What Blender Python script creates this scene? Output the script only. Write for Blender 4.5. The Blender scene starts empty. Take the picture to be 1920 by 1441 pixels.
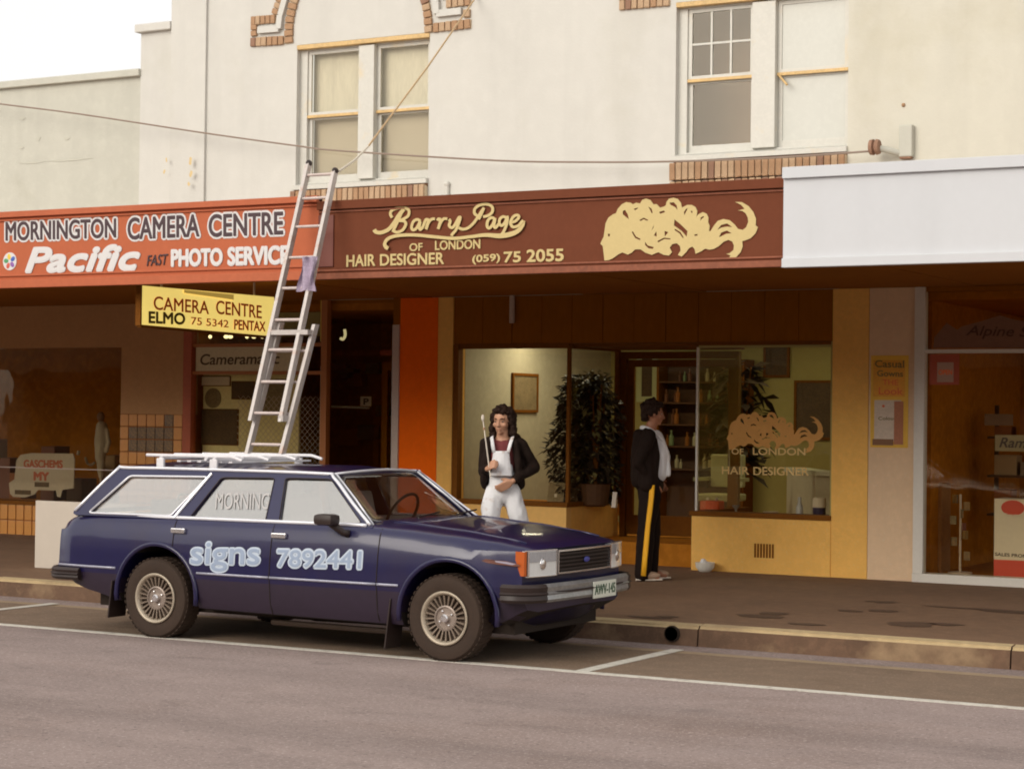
import bpy, bmesh, math, random
from mathutils import Vector, Matrix, noise
random.seed(7)
R = math.radians
scene = bpy.context.scene
C = scene.collection

# ------------------------------------------------------------------ camera, world, sun, exposure
FPX, YAW, PITCH, ROLL, CAMZ = 3782.4, 0.514347, 0.0156105, 0.0121721, 1.72453
_F = Vector((-math.sin(YAW)*math.cos(PITCH), math.cos(YAW)*math.cos(PITCH), math.sin(PITCH)))
_Rt = Vector((math.cos(YAW), math.sin(YAW), 0)); _U = _Rt.cross(_F)
_R2 = math.cos(ROLL)*_Rt + math.sin(ROLL)*_U
_U2 = -math.sin(ROLL)*_Rt + math.cos(ROLL)*_U
cam = bpy.data.objects.new('camera', bpy.data.cameras.new('camera')); C.objects.link(cam)
cam.matrix_world = Matrix(((_R2.x, _U2.x, -_F.x, 0), (_R2.y, _U2.y, -_F.y, 0), (_R2.z, _U2.z, -_F.z, CAMZ), (0, 0, 0, 1)))
cam.data.sensor_width = 36; cam.data.lens = FPX/1920*36; cam.data.clip_start = 0.1; cam.data.clip_end = 3000
scene.camera = cam

w = bpy.data.worlds.new("World"); scene.world = w; w.use_nodes = True
nt = w.node_tree; nt.nodes.clear()
sky = nt.nodes.new('ShaderNodeTexSky'); sky.sky_type = 'NISHITA'; sky.sun_disc = False
SUN_EL, SUN_ROT = R(25), R(194)
sky.sun_elevation = SUN_EL; sky.sun_rotation = SUN_ROT; sky.dust_density = 2.5; sky.air_density = 1.0; sky.ozone_density = 1
hs = nt.nodes.new('ShaderNodeHueSaturation'); hs.inputs['Saturation'].default_value = 0.22
mx = nt.nodes.new('ShaderNodeMix'); mx.data_type = 'RGBA'; mx.inputs[0].default_value = 0.55
mx.inputs[7].default_value = (8.9, 8.7, 8.4, 1)
bg = nt.nodes.new('ShaderNodeBackground'); bg.inputs[1].default_value = 0.13
wo = nt.nodes.new('ShaderNodeOutputWorld')
nt.links.new(sky.outputs[0], hs.inputs['Color']); nt.links.new(hs.outputs[0], mx.inputs[6])
nt.links.new(mx.outputs[2], bg.inputs[0]); nt.links.new(bg.outputs[0], wo.inputs[0])
sd = bpy.data.lights.new('sun', 'SUN'); sd.energy = 1.5; sd.angle = R(40); sd.color = (1, 0.91, 0.78)
sun = bpy.data.objects.new('sun', sd); C.objects.link(sun)
_sd = Vector((math.sin(SUN_ROT)*math.cos(SUN_EL), math.cos(SUN_ROT)*math.cos(SUN_EL), math.sin(SUN_EL)))
sun.rotation_euler = _sd.to_track_quat('Z', 'Y').to_euler(); sun.location = (0, 0, 30)
scene.view_settings.view_transform = 'Standard'; scene.view_settings.look = 'None'
scene.view_settings.gamma = 1; scene.view_settings.exposure = 0.24
scene.view_settings.use_curve_mapping = False
scene.cycles.filter_width = 1.9
scene.cycles.max_bounces = 8

# ------------------------------------------------------------------ helpers
CAMP = Vector((0, 0, CAMZ))
def ray(u, v): return _F*FPX + _R2*(u-960) - _U2*(v-720.5)
def at(u, v, axis=1, val=19.235):                 # a measured photo point on a real plane of the place
    d = ray(u, v); t = (val-CAMP[axis])/d[axis]; return CAMP + d*t
def on_plane(u, v, p0, n):
    d = ray(u, v); t = (p0-CAMP).dot(n)/d.dot(n); return CAMP + d*t
YF, YK, YA, YLINE = 19.235, 14.086, 14.286, 12.13
FZ = 0.15
def fx(u, Y=YF): return at(u, 780, 1, Y).x
def fz(u, v, Y=YF): return at(u, v, 1, Y).z

_mats = {}
def mat(name, col, rough=0.6, metal=0.0, var=0.0, vscale=4.0, bump=0.0, bscale=60.0, coat=0.0, emit=0.0, spec=0.5, stretch=None, speck=None, dirt=None, speck2=None):
    if name in _mats: return _mats[name]
    m = bpy.data.materials.new(name); m.use_nodes = True; n = m.node_tree.nodes; l = m.node_tree.links
    b = n['Principled BSDF']
    b.inputs['Base Color'].default_value = (*col, 1); b.inputs['Roughness'].default_value = rough
    b.inputs['Metallic'].default_value = metal; b.inputs['Coat Weight'].default_value = coat
    b.inputs['Coat Roughness'].default_value = 0.06
    b.inputs['Specular IOR Level'].default_value = spec
    if emit:
        b.inputs['Emission Color'].default_value = (*col, 1); b.inputs['Emission Strength'].default_value = emit
    tc = n.new('ShaderNodeTexCoord'); src = tc.outputs['Object']
    if stretch:
        mp = n.new('ShaderNodeMapping'); mp.inputs['Scale'].default_value = stretch; l.new(src, mp.inputs[0]); src = mp.outputs[0]
    cout = None
    def mixin(fac, c2, prev):
        mxn = n.new('ShaderNodeMix'); mxn.data_type = 'RGBA'
        l.new(fac, mxn.inputs[0])
        if prev is None: mxn.inputs[6].default_value = (*col, 1)
        else: l.new(prev, mxn.inputs[6])
        mxn.inputs[7].default_value = (*c2, 1); return mxn.outputs[2]
    def ramp(sock, a, bb, inv=False):
        mr = n.new('ShaderNodeMapRange'); mr.inputs['From Min'].default_value = a; mr.inputs['From Max'].default_value = bb
        l.new(sock, mr.inputs['Value']); return mr.outputs[0]
    def nz(scale, det=5, rgh=0.6):
        t = n.new('ShaderNodeTexNoise'); t.inputs['Scale'].default_value = scale; t.inputs['Detail'].default_value = det
        t.inputs['Roughness'].default_value = rgh; l.new(src, t.inputs['Vector']); return t.outputs[0]
    if var:
        cout = mixin(ramp(nz(vscale), 0.3, 0.75), tuple(c*(1-var) for c in col), cout)
        cout = mixin(ramp(nz(vscale*6.3), 0.45, 0.8), tuple(min(1, c*(1+var*0.7)) for c in col), cout)
    if dirt:
        c2, sc, a, bb = dirt
        cout = mixin(ramp(nz(sc, 6, 0.65), a, bb), c2, cout)
    if speck:
        c2, sc, a, bb = speck
        cout = mixin(ramp(nz(sc, 2, 0.8), a, bb), c2, cout)
    if speck2:
        c2, sc, a, bb = speck2
        cout = mixin(ramp(nz(sc, 3, 0.8), a, bb), c2, cout)
    if cout: l.new(cout, b.inputs['Base Color'])
    if emit and cout: l.new(cout, b.inputs['Emission Color'])
    if bump:
        bp = n.new('ShaderNodeBump'); bp.inputs['Strength'].default_value = bump; bp.inputs['Distance'].default_value = 0.01
        l.new(nz(bscale, 6, 0.7), bp.inputs['Height']); l.new(bp.outputs[0], b.inputs['Normal'])
    _mats[name] = m; return m
def glass_mat(name, tint, ior_fac=0.06, edge=0.5, refl=(1, 1, 1)):
    m = bpy.data.materials.new(name); m.use_nodes = True; n = m.node_tree.nodes; l = m.node_tree.links; n.clear()
    o = n.new('ShaderNodeOutputMaterial'); t = n.new('ShaderNodeBsdfTransparent'); t.inputs[0].default_value = (*tint, 1)
    g = n.new('ShaderNodeBsdfGlossy'); g.inputs['Roughness'].default_value = 0.015; g.inputs['Color'].default_value = (*refl, 1)
    lw = n.new('ShaderNodeLayerWeight'); lw.inputs['Blend'].default_value = 0.3
    mr = n.new('ShaderNodeMapRange'); mr.inputs['To Min'].default_value = ior_fac; mr.inputs['To Max'].default_value = edge
    mr.inputs['From Min'].default_value = 0.15
    l.new(lw.outputs['Facing'], mr.inputs[0])
    tcn = n.new('ShaderNodeTexCoord'); nn = n.new('ShaderNodeTexNoise'); nn.inputs['Scale'].default_value = 1.7
    bp = n.new('ShaderNodeBump'); bp.inputs['Strength'].default_value = 0.04; bp.inputs['Distance'].default_value = 0.05
    l.new(tcn.outputs['Object'], nn.inputs['Vector']); l.new(nn.outputs[0], bp.inputs['Height']); l.new(bp.outputs[0], g.inputs['Normal'])
    mxs = n.new('ShaderNodeMixShader'); l.new(mr.outputs[0], mxs.inputs[0]); l.new(t.outputs[0], mxs.inputs[1]); l.new(g.outputs[0], mxs.inputs[2])
    l.new(mxs.outputs[0], o.inputs[0]); return m

class MB:
    def __init__(s): s.bm = bmesh.new()
    def box(s, a, b, bev=0.0, rot=None, piv=None):
        a, b = Vector(a), Vector(b)
        lo = Vector([min(a[i], b[i]) for i in range(3)]); hi = Vector([max(a[i], b[i]) for i in range(3)])
        r = bmesh.ops.create_cube(s.bm, size=1)['verts']
        for v in r: v.co = Vector([lo[i]+(v.co[i]+.5)*(hi[i]-lo[i]) for i in range(3)])
        if bev:
            es = set(e for v in r for e in v.link_edges)
            g = bmesh.ops.bevel(s.bm, geom=list(es), offset=bev, segments=2, affect='EDGES', profile=0.6)
            r = list(set(v for f in g['faces'] for v in f.verts) | set(v for v in r if v.is_valid))
        if rot:
            piv = Vector(piv) if piv else (lo+hi)/2
            for v in r: v.co = piv + rot @ (v.co-piv)
        return s
    def hexa(s, p):                                  # eight corners: bottom ring 0-3, top ring 4-7
        v = [s.bm.verts.new(q) for q in p]
        for f in ((3, 2, 1, 0), (4, 5, 6, 7), (0, 1, 5, 4), (1, 2, 6, 5), (2, 3, 7, 6), (3, 0, 4, 7)): s.bm.faces.new([v[i] for i in f])
        return s
    def slab(s, pts, depth):                         # polygon pushed along a vector
        d = Vector(depth); v = [s.bm.verts.new(p) for p in pts]; w2 = [s.bm.verts.new(Vector(p)+d) for p in pts]
        n = len(pts); s.bm.faces.new(v); s.bm.faces.new(w2[::-1])
        for i in range(n): s.bm.faces.new((v[i], w2[i], w2[(i+1) % n], v[(i+1) % n]))
        return s
    def tube(s, pts, rad, seg=10, cap=True, flat=1.0, up=None):
        pts = [Vector(p) for p in pts]; n = len(pts)
        rad = rad if isinstance(rad, list) else [rad]*n
        rings = []; prev = None
        for i, p in enumerate(pts):
            t = (pts[min(i+1, n-1)]-pts[max(i-1, 0)]).normalized()
            if prev is None:
                a = Vector(up) if up else (Vector((0, 0, 1)) if abs(t.z) < .9 else Vector((1, 0, 0)))
                x = t.cross(a).normalized()
            else:
                x = (prev - t*prev.dot(t)).normalized()
            prev = x; y = t.cross(x)
            r = rad[i]; rx, ry = r if isinstance(r, (tuple, list)) else (r, r*flat)
            rings.append([s.bm.verts.new(p + x*rx*math.cos(2*math.pi*k/seg) + y*ry*math.sin(2*math.pi*k/seg)) for k in range(seg)])
        for a, b in zip(rings, rings[1:]):
            for k in range(seg): s.bm.faces.new((a[k], a[(k+1) % seg], b[(k+1) % seg], b[k]))
        if cap:
            s.bm.faces.new(rings[0][::-1]); s.bm.faces.new(rings[-1])
        return s
    def ball(s, c, r, u=12, v=8, rot=None):
        r = r if isinstance(r, (tuple, list)) else (r, r, r)
        c = Vector(c); nv = s.bm.verts.new; nf_ = s.bm.faces.new
        def pt(x, y, z):
            p = Vector((x*r[0], y*r[1], z*r[2])); return nv(c + (rot @ p if rot else p))
        top, bot = pt(0, 0, 1), pt(0, 0, -1)
        rg_ = [[pt(math.sin(math.pi*i/v)*math.cos(2*math.pi*k/u), math.sin(math.pi*i/v)*math.sin(2*math.pi*k/u), math.cos(math.pi*i/v)) for k in range(u)] for i in range(1, v)]
        for k in range(u):
            nf_((top, rg_[0][k], rg_[0][(k+1) % u])); nf_((bot, rg_[-1][(k+1) % u], rg_[-1][k]))
            for a, b in zip(rg_, rg_[1:]): nf_((a[k], b[k], b[(k+1) % u], a[(k+1) % u]))
        return s
    def limb(s, pts, rad, seg=12):                   # rounded tapered chain
        s.tube(pts, rad, seg)
        for p, r in zip(pts, rad):
            rr = r if not isinstance(r, (tuple, list)) else min(r)
            s.ball(p, rr, 10, 8)
        return s
    def lathe(s, prof, c, axis='y', seg=32):         # profile of (radius, offset along axis)
        rings = []
        for r, o in prof:
            ring = []
            for k in range(seg):
                a = 2*math.pi*k/seg; ca, sa = r*math.cos(a), r*math.sin(a)
                q = {'y': (ca, o, sa), 'x': (o, ca, sa), 'z': (ca, sa, o)}[axis]
                ring.append(s.bm.verts.new(Vector(c)+Vector(q)))
            rings.append(ring)
        for a, b in zip(rings, rings[1:]):
            for k in range(seg): s.bm.faces.new((a[k], a[(k+1) % seg], b[(k+1) % seg], b[k]))
        if prof[0][0] > 1e-4: s.bm.faces.new(rings[0][::-1])
        if prof[-1][0] > 1e-4: s.bm.faces.new(rings[-1])
        return s

def wpos(o):
    p = Vector((0, 0, 0))
    while o is not None: p += o.location; o = o.parent
    return p
def props(o, label=None, cat=None, group=None, kind=None):
    if label: o['label'] = label
    if cat: o['category'] = cat
    if group: o['group'] = group
    if kind: o['kind'] = kind
    return o
def thing(name, loc, label, cat, group=None):
    o = bpy.data.objects.new(name, None); C.objects.link(o); o.location = loc; o.empty_display_size = .2
    return props(o, label, cat, group)
def put(name, mb, m, parent=None, smooth=False, origin=None, **kw):
    bm = mb.bm if isinstance(mb, MB) else mb
    me = bpy.data.meshes.new(name)
    bmesh.ops.recalc_face_normals(bm, faces=bm.faces)
    if parent is not None: off = wpos(parent)
    elif origin is not None: off = Vector(origin)
    elif len(bm.verts):
        xs = [v.co for v in bm.verts]
        off = Vector((sum(v.x for v in xs)/len(xs), sum(v.y for v in xs)/len(xs), min(v.z for v in xs)))
    else: off = Vector((0, 0, 0))
    for v in bm.verts: v.co -= off
    bm.to_mesh(me); bm.free()
    if isinstance(m, (list, tuple)):
        for q in m: me.materials.append(q)
    else: me.materials.append(m)
    if smooth is True: me.polygons.foreach_set('use_smooth', [True]*len(me.polygons))
    o = bpy.data.objects.new(name, me); C.objects.link(o)
    if smooth == 'auto':
        me.polygons.foreach_set('use_smooth', [True]*len(me.polygons))
        try: me.set_sharp_from_angle(angle=R(38))
        except Exception: pass
    if parent is not None: o.parent = parent
    else: o.location = off
    return props(o, **kw)
def meshobj_eval(o):                                 # bake a temporary object's modifiers into a bmesh, then drop it
    dg = bpy.context.evaluated_depsgraph_get()
    me = bpy.data.meshes.new_from_object(o.evaluated_get(dg))
    bm = bmesh.new(); bm.from_mesh(me); bpy.data.objects.remove(o); bpy.data.meshes.remove(me); return bm
def curve_eval(o):
    bm = bmesh.new(); bm.from_mesh(o.to_mesh()); o.to_mesh_clear(); cu = o.data; bpy.data.objects.remove(o); bpy.data.curves.remove(cu); return bm
def remeshed(mb, voxel, smooth=2, fold=None):
    me = bpy.data.meshes.new('tmp'); bmesh.ops.recalc_face_normals(mb.bm, faces=mb.bm.faces); mb.bm.to_mesh(me); mb.bm.free()
    o = bpy.data.objects.new('tmp', me); C.objects.link(o)
    md = o.modifiers.new('r', 'REMESH'); md.mode = 'VOXEL'; md.voxel_size = voxel; md.use_smooth_shade = True
    if smooth:
        sm = o.modifiers.new('s', 'SMOOTH'); sm.iterations = smooth; sm.factor = 0.6
    bm = meshobj_eval(o)
    if fold:
        amp, sc = fold; bm.normal_update()
        for v in bm.verts:
            q = Vector((v.co.x*sc, v.co.y*sc, v.co.z*sc*0.45))
            v.co += v.normal*(noise.noise(q)*amp + noise.noise(q*2.7)*amp*.45)
    return bm
def curve_bm(loops, thick):
    cu = bpy.data.curves.new('t', 'CURVE'); cu.dimensions = '2D'; cu.fill_mode = 'BOTH'; cu.extrude = thick/2
    for lp in loops:
        sp = cu.splines.new('POLY'); sp.points.add(len(lp)-1); sp.use_cyclic_u = True
        for i, (x, y) in enumerate(lp): sp.points[i].co = (x, y, 0, 1)
    o = bpy.data.objects.new('t', cu); return curve_eval(o)
def smooth_loop(pts, n=5, closed=True):
    out = []; m = len(pts)
    rng = range(m) if closed else range(m-1)
    for i in rng:
        if closed: p = [pts[(i+k) % m] for k in (-1, 0, 1, 2)]
        else: p = [pts[max(0, i-1)], pts[i], pts[i+1], pts[min(m-1, i+2)]]
        for k in range(n):
            t = k/n
            out.append(tuple(.5*((2*p[1][j]) + (-p[0][j]+p[2][j])*t + (2*p[0][j]-5*p[1][j]+4*p[2][j]-p[3][j])*t*t + (-p[0][j]+3*p[1][j]-3*p[2][j]+p[3][j])*t**3) for j in range(len(pts[0]))))
    if not closed: out.append(tuple(pts[-1]))
    return out
def poly_px(name, loops, m, parent, fpos, nrm, thick=.006, lift=.004, **kw):
    """flat cut shape: outlines measured in the photo, laid on a real surface through fpos(u, v)"""
    bm = curve_bm([[(x*.01, -y*.01) for x, y in lp] for lp in loops], thick)
    for v in bm.verts: v.co = fpos(v.co.x*100, -v.co.y*100) + Vector(nrm)*(v.co.z+lift+thick/2)
    return put(name, bm, m, parent, **kw)
_tcache = {}
def text_bm(s, bold, shear, thick, res=5, spacing=1.0):
    cu = bpy.data.curves.new('t', 'FONT'); cu.body = s; cu.offset = bold; cu.shear = shear; cu.extrude = thick; cu.resolution_u = res
    cu.space_character = spacing
    o = bpy.data.objects.new('t', cu); return curve_eval(o)
def text_at(s, p0, p1, ptop, m, parent, bold=0.0, shear=0.0, thick=.006, lift=.004, name='lettering', fmap=None, spacing=1.0, pad=0.0, halo=0.0, **kw):
    """lettering fitted into the parallelogram p0 (baseline start), p1 (baseline end), ptop (top of the first letter)"""
    bold_ = bold; bm = text_bm(s, 0.0, shear, .05, spacing=spacing)
    xs = [v.co.x for v in bm.verts]; ys = [v.co.y for v in bm.verts]; x0, x1, y0, y1 = min(xs), max(xs), min(ys), max(ys)
    u = Vector(p1)-Vector(p0); vv = Vector(ptop)-Vector(p0); n = u.cross(vv).normalized()
    p0 = Vector(p0)
    halo = max(halo, bold_/.7*vv.length*.8)
    if halo:
        base = bm.copy(); sc_x = (x1-x0)/u.length; sc_y = (y1-y0)/vv.length
        for k in range(10):
            c2 = base.copy(); t_ = 2*math.pi*k/10
            for v in c2.verts: v.co += Vector((math.cos(t_)*halo*sc_x, math.sin(t_)*halo*sc_y, -.004*(k+1)))
            me_ = bpy.data.meshes.new('t'); c2.to_mesh(me_); c2.free(); bm.from_mesh(me_); bpy.data.meshes.remove(me_)
        base.free()
    for v in bm.verts:
        a = (v.co.x-x0)/(x1-x0)*(1+2*pad)-pad; b = (v.co.y-y0)/(y1-y0)*(1+2*pad*u.length/vv.length)-pad*u.length/vv.length
        q = p0 + u*a + vv*b; h = lift + (v.co.z+.05)/.1*thick
        v.co = fmap(q, h) if fmap else q + n*h
    return put(name, bm, m, parent, **kw)
def text_px(s, a, b, h, m, parent, Y, **kw):         # a, b: baseline ends in the photo, h: cap height there
    return text_at(s, at(a[0], a[1], 1, Y), at(b[0], b[1], 1, Y), at(a[0], a[1]-h, 1, Y), m, parent, **kw)
def ribbon_px(name, strokes, wpx, m, parent, Y, thick=.006, lift=.004, **kw):
    bm = bmesh.new()
    for k, st in enumerate(strokes):
        pts = smooth_loop(st, 6, closed=False)
        rows = []
        for i, p in enumerate(pts):
            a = Vector(pts[max(0, i-1)][:2]); b = Vector(pts[min(len(pts)-1, i+1)][:2]); t = (b-a).normalized(); nn = Vector((-t.y, t.x))
            ww = (p[2] if len(p) > 2 else wpx)/2
            l_ = (p[0]+nn.x*ww, p[1]+nn.y*ww); r_ = (p[0]-nn.x*ww, p[1]-nn.y*ww)
            hl = lift+k*.0009+i*.00009
            row = []
            for (uu, vv_), h in ((l_, hl), (r_, hl), (r_, hl+thick), (l_, hl+thick)):
                q = at(uu, vv_, 1, Y); row.append(bm.verts.new((q.x, Y-h, q.z)))
            rows.append(row)
        for ra, rb in zip(rows, rows[1:]):
            for j in range(4): bm.faces.new((ra[j], ra[(j+1) % 4], rb[(j+1) % 4], rb[j]))
        bm.faces.new(rows[0]); bm.faces.new(rows[-1][::-1])
    return put(name, bm, m, parent, **kw)

# ------------------------------------------------------------------ materials
M = {}
M['render'] = mat('white_render', (.575, .56, .515), .85, var=.05, vscale=.8, bump=.25, bscale=35, dirt=((.49, .47, .40), .45, .55, .85))
M['render_cream'] = mat('cream_render', (.57, .545, .46), .85, var=.05, vscale=.9, bump=.25, bscale=35, dirt=((.46, .42, .30), .5, .55, .9))
M['render_old'] = mat('old_pale_render', (.51, .50, .43), .9, var=.07, vscale=1.2, bump=.3, bscale=25, dirt=((.39, .37, .29), .8, .58, .85))
M['brick'] = mat('tan_brick', (.42, .25, .14), .9, var=.3, vscale=9, bump=.5, bscale=80)
M['brick2'] = mat('pale_brick', (.50, .34, .21), .9, var=.3, vscale=9, bump=.5, bscale=80)
M['brick3'] = mat('dark_brick', (.30, .17, .11), .9, var=.3, vscale=9, bump=.5, bscale=80)
M['mortar'] = mat('mortar', (.60, .48, .33), .95, var=.2, vscale=20)
M['win_white'] = mat('window_white_paint', (.56, .545, .49), .5, var=.08, vscale=5, dirt=((.62, .50, .30), 3.0, .58, .8))
M['win_rust'] = mat('stained_window_timber', (.62, .42, .18), .6, var=.3, vscale=8)
M['dark_line'] = mat('dark_strip_timber', (.16, .07, .03), .8)
M['orange_sign'] = mat('orange_sign_paint', (.47, .125, .055), .7, spec=.2, var=.08, vscale=2.5)
M['orange_trim'] = mat('orange_trim_paint', (.47, .125, .055), .65, spec=.25, var=.1, vscale=3)
M['brown_sign'] = mat('brown_sign_paint', (.155, .046, .021), .75, spec=.15, var=.10, vscale=2.5)
M['brown_trim'] = mat('brown_trim_paint', (.26, .082, .040), .6, spec=.3, var=.3, vscale=3.5)
M['white_sign'] = mat('white_sign_paint', (.58, .59, .61), .7, spec=.2, var=.02, vscale=2)
M['gold'] = mat('gold_lettering', (.60, .47, .22), .7, spec=.2, var=.05, vscale=6)
M['white_letter'] = mat('white_lettering', (.66, .64, .63), .5)
M['dark_letter'] = mat('dark_lettering', (.050, .020, .026), .5, var=.2, vscale=12)
M['soffit'] = mat('soffit_paint', (.32, .125, .018), .9, spec=.1, var=.15, vscale=2)
M['dark_timber'] = mat('dark_brown_timber', (.19, .065, .005), .75, spec=.15, var=.2, vscale=4)
M['transom'] = mat('brown_transom_boarding', (.28, .098, .005), .85, spec=.1, var=.15, vscale=3, stretch=(1, 1, .3))
M['ochre'] = mat('ochre_wall_paint', (.88, .50, .13), .9, spec=.15, var=.10, vscale=3, bump=.3, bscale=60, speck=((.80, .55, .22), 55, .60, .75), dirt=((.70, .38, .09), 1.2, .55, .9))
M['ochre_pale'] = mat('pale_ochre_paint', (.86, .52, .17), .9, spec=.15, var=.08, vscale=3, bump=.2, bscale=60)
M['cream_pier'] = mat('cream_pier_paint', (.74, .53, .34), .9, spec=.15, var=.08, vscale=3, bump=.2, bscale=60, speck=((.72, .58, .42), 60, .6, .75))
M['orange_pillar'] = mat('orange_pillar_paint', (.94, .15, .004), .85, spec=.12, var=.07, vscale=3)
M['taupe'] = mat('taupe_wall_paint', (.50, .28, .13), .9, spec=.1, var=.1, vscale=3, bump=.2, bscale=50)
M['red_post'] = mat('red_post_paint', (.42, .09, .03), .6, var=.15, vscale=5)
M['grey_post'] = mat('grey_aluminium_post', (.52, .42, .36), .45, metal=.0, var=.1, vscale=6)
M['frame_pale'] = mat('pale_aluminium_frame', (.66, .62, .55), .45, var=.06, vscale=5)
M['tile'] = mat('glazed_orange_tile', (.66, .29, .065), .3, var=.2, vscale=6, coat=.3)
M['tile_dark'] = mat('mottled_dark_tile', (.30, .17, .06), .3, var=.3, vscale=14, coat=.3, dirt=((.10, .07, .04), 9, .42, .6))
M['grout'] = mat('dark_orange_grout', (.34, .12, .03), .9)
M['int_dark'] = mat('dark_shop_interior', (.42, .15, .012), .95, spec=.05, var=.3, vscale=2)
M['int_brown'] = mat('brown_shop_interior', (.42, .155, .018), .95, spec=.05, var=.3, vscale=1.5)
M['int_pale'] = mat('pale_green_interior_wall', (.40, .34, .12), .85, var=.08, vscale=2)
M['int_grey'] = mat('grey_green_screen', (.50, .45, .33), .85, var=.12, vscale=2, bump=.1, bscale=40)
M['asphalt'] = mat('worn_asphalt', (.325, .247, .222), .9, var=.16, vscale=.5, bump=.6, bscale=90, speck=((.48, .39, .35), 38, .55, .68), speck2=((.15, .11, .10), 26, .57, .70), dirt=((.25, .175, .145), .35, .5, .75))
def add_streaks(m, scale_vec, lo, hi, amt):
    n = m.node_tree.nodes; l = m.node_tree.links; b = n['Principled BSDF']; src = b.inputs['Base Color'].links[0].from_socket
    tc = n.new('ShaderNodeTexCoord'); mp = n.new('ShaderNodeMapping'); mp.inputs['Scale'].default_value = scale_vec; l.new(tc.outputs['Object'], mp.inputs[0])
    t = n.new('ShaderNodeTexNoise'); t.inputs['Scale'].default_value = 1; t.inputs['Detail'].default_value = 5; l.new(mp.outputs[0], t.inputs['Vector'])
    mr = n.new('ShaderNodeMapRange'); mr.inputs['From Min'].default_value = lo; mr.inputs['From Max'].default_value = hi; mr.inputs['To Min'].default_value = 1; mr.inputs['To Max'].default_value = 1-amt
    l.new(t.outputs[0], mr.inputs['Value']); mm = n.new('ShaderNodeMix'); mm.data_type = 'RGBA'; mm.blend_type = 'MULTIPLY'; mm.inputs[0].default_value = 1
    l.new(src, mm.inputs[6]); l.new(mr.outputs[0], mm.inputs[7]); l.new(mm.outputs[2], b.inputs['Base Color'])
add_streaks(M['asphalt'], (.12, 1.5, 1), .40, .70, .22); add_streaks(M['asphalt'], (2.2, 2.8, 1), .60, .72, .20)
add_streaks(M['render'], (2.2, 1, .16), .50, .80, .10); add_streaks(M['render_cream'], (2.0, 1, .16), .50, .80, .10); add_streaks(M['render_old'], (2.2, 1, .2), .45, .80, .12); add_streaks(M['white_sign'], (2.5, 1, .35), .5, .8, .05)
M['asphalt_bay'] = mat('darker_bay_asphalt', (.215, .145, .095), .9, var=.2, vscale=.9, bump=.6, bscale=90, speck=((.40, .29, .20), 40, .58, .74), dirt=((.13, .08, .045), .8, .52, .75))
M['footpath'] = mat('brown_bitumen_footpath', (.20, .112, .060), .9, var=.22, vscale=1.3, bump=.6, bscale=80, speck=((.30, .20, .14), 40, .60, .76))
M['stain'] = mat('dark_wet_stain', (.110, .062, .036), .7, var=.3, vscale=6)
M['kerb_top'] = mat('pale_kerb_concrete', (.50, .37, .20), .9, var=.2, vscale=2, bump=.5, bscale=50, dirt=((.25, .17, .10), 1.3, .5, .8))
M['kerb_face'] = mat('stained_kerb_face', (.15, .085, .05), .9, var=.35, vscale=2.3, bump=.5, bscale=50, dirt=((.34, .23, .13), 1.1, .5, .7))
M['gutter'] = mat('gutter_concrete', (.36, .26, .16), .9, var=.2, vscale=1.5, bump=.5, bscale=50, dirt=((.19, .13, .09), 1.1, .52, .75))
M['line'] = mat('white_road_paint', (.66, .62, .54), .7, var=.15, vscale=6, dirt=((.30, .24, .20), 9, .52, .74))
M['glass'] = glass_mat('shop_glass', (.96, .94, .86), .010, .30, (1, .93, .8))
M['glass_up'] = glass_mat('upper_window_glass', (.94, .93, .88), .02, .22, (1, .95, .88))
M['car'] = mat('navy_car_paint', (.011, .009, .055), .30, coat=.6, spec=.35, var=.10, vscale=2.5, dirt=((.026, .016, .040), 1.3, .5, .9))
M['car_low'] = mat('dusty_lower_paint', (.024, .013, .030), .5, coat=.25, var=.2, vscale=3)
M['chrome'] = mat('chrome', (.78, .76, .76), .22, metal=.9)
M['bright'] = mat('bright_trim', (.80, .80, .84), .3, metal=.35)
M['black_plastic'] = mat('black_plastic', (.028, .015, .012), .5, var=.2, vscale=10)
M['rubber'] = mat('tyre_rubber', (.040, .021, .011), .8, var=.25, vscale=8, bump=.3, bscale=120)
M['rim'] = mat('rim_paint', (.44, .37, .28), .4, metal=.3)
M['rim_dark'] = mat('dark_rim_dish', (.06, .035, .025), .6)
M['under'] = mat('underbody', (.020, .011, .006), .9)
M['vane'] = mat('vane_silver', (.26, .20, .15), .4, metal=.4, var=.3, vscale=30)
M['trim_dull'] = mat('dull_side_trim', (.42, .42, .50), .4, metal=.4, var=.2, vscale=8)
M['lens'] = mat('headlamp_glass', (.80, .80, .78), .12, coat=1, var=.12, vscale=20, stretch=(1, 6, 1))
M['amber'] = mat('amber_lens', (.50, .10, .012), .2, coat=1)
M['carglass'] = glass_mat('bright_reflecting_car_glass', (.86, .84, .80), .36, .60, (1, .98, .95))
M['screen'] = glass_mat('windscreen_glass', (.94, .92, .86), .20, .6)
M['seat'] = mat('grey_seat_cloth', (.42, .38, .36), .9)
M['alu'] = mat('worn_aluminium', (.52, .47, .44), .45, metal=.25, var=.15, vscale=12, dirt=((.42, .25, .18), 8, .56, .75))
M['rung'] = mat('rung_aluminium', (.60, .50, .46), .45, metal=.2, var=.2, vscale=12)
M['skin'] = mat('skin', (.52, .27, .165), .55, var=.08, vscale=10)
M['hair'] = mat('dark_brown_hair', (.024, .009, .004), .7, spec=.25, var=.4, vscale=30, bump=.8, bscale=90)
M['jacket'] = mat('black_jacket_cloth', (.016, .008, .005), .85, spec=.2, var=.3, vscale=7, bump=.3, bscale=30)
M['overall'] = mat('paint_stained_white_cotton', (.78, .77, .78), .9, var=.06, vscale=8, dirt=((.50, .38, .30), 9, .54, .72))
M['maroon'] = mat('maroon_jumper', (.17, .035, .035), .9)
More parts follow.
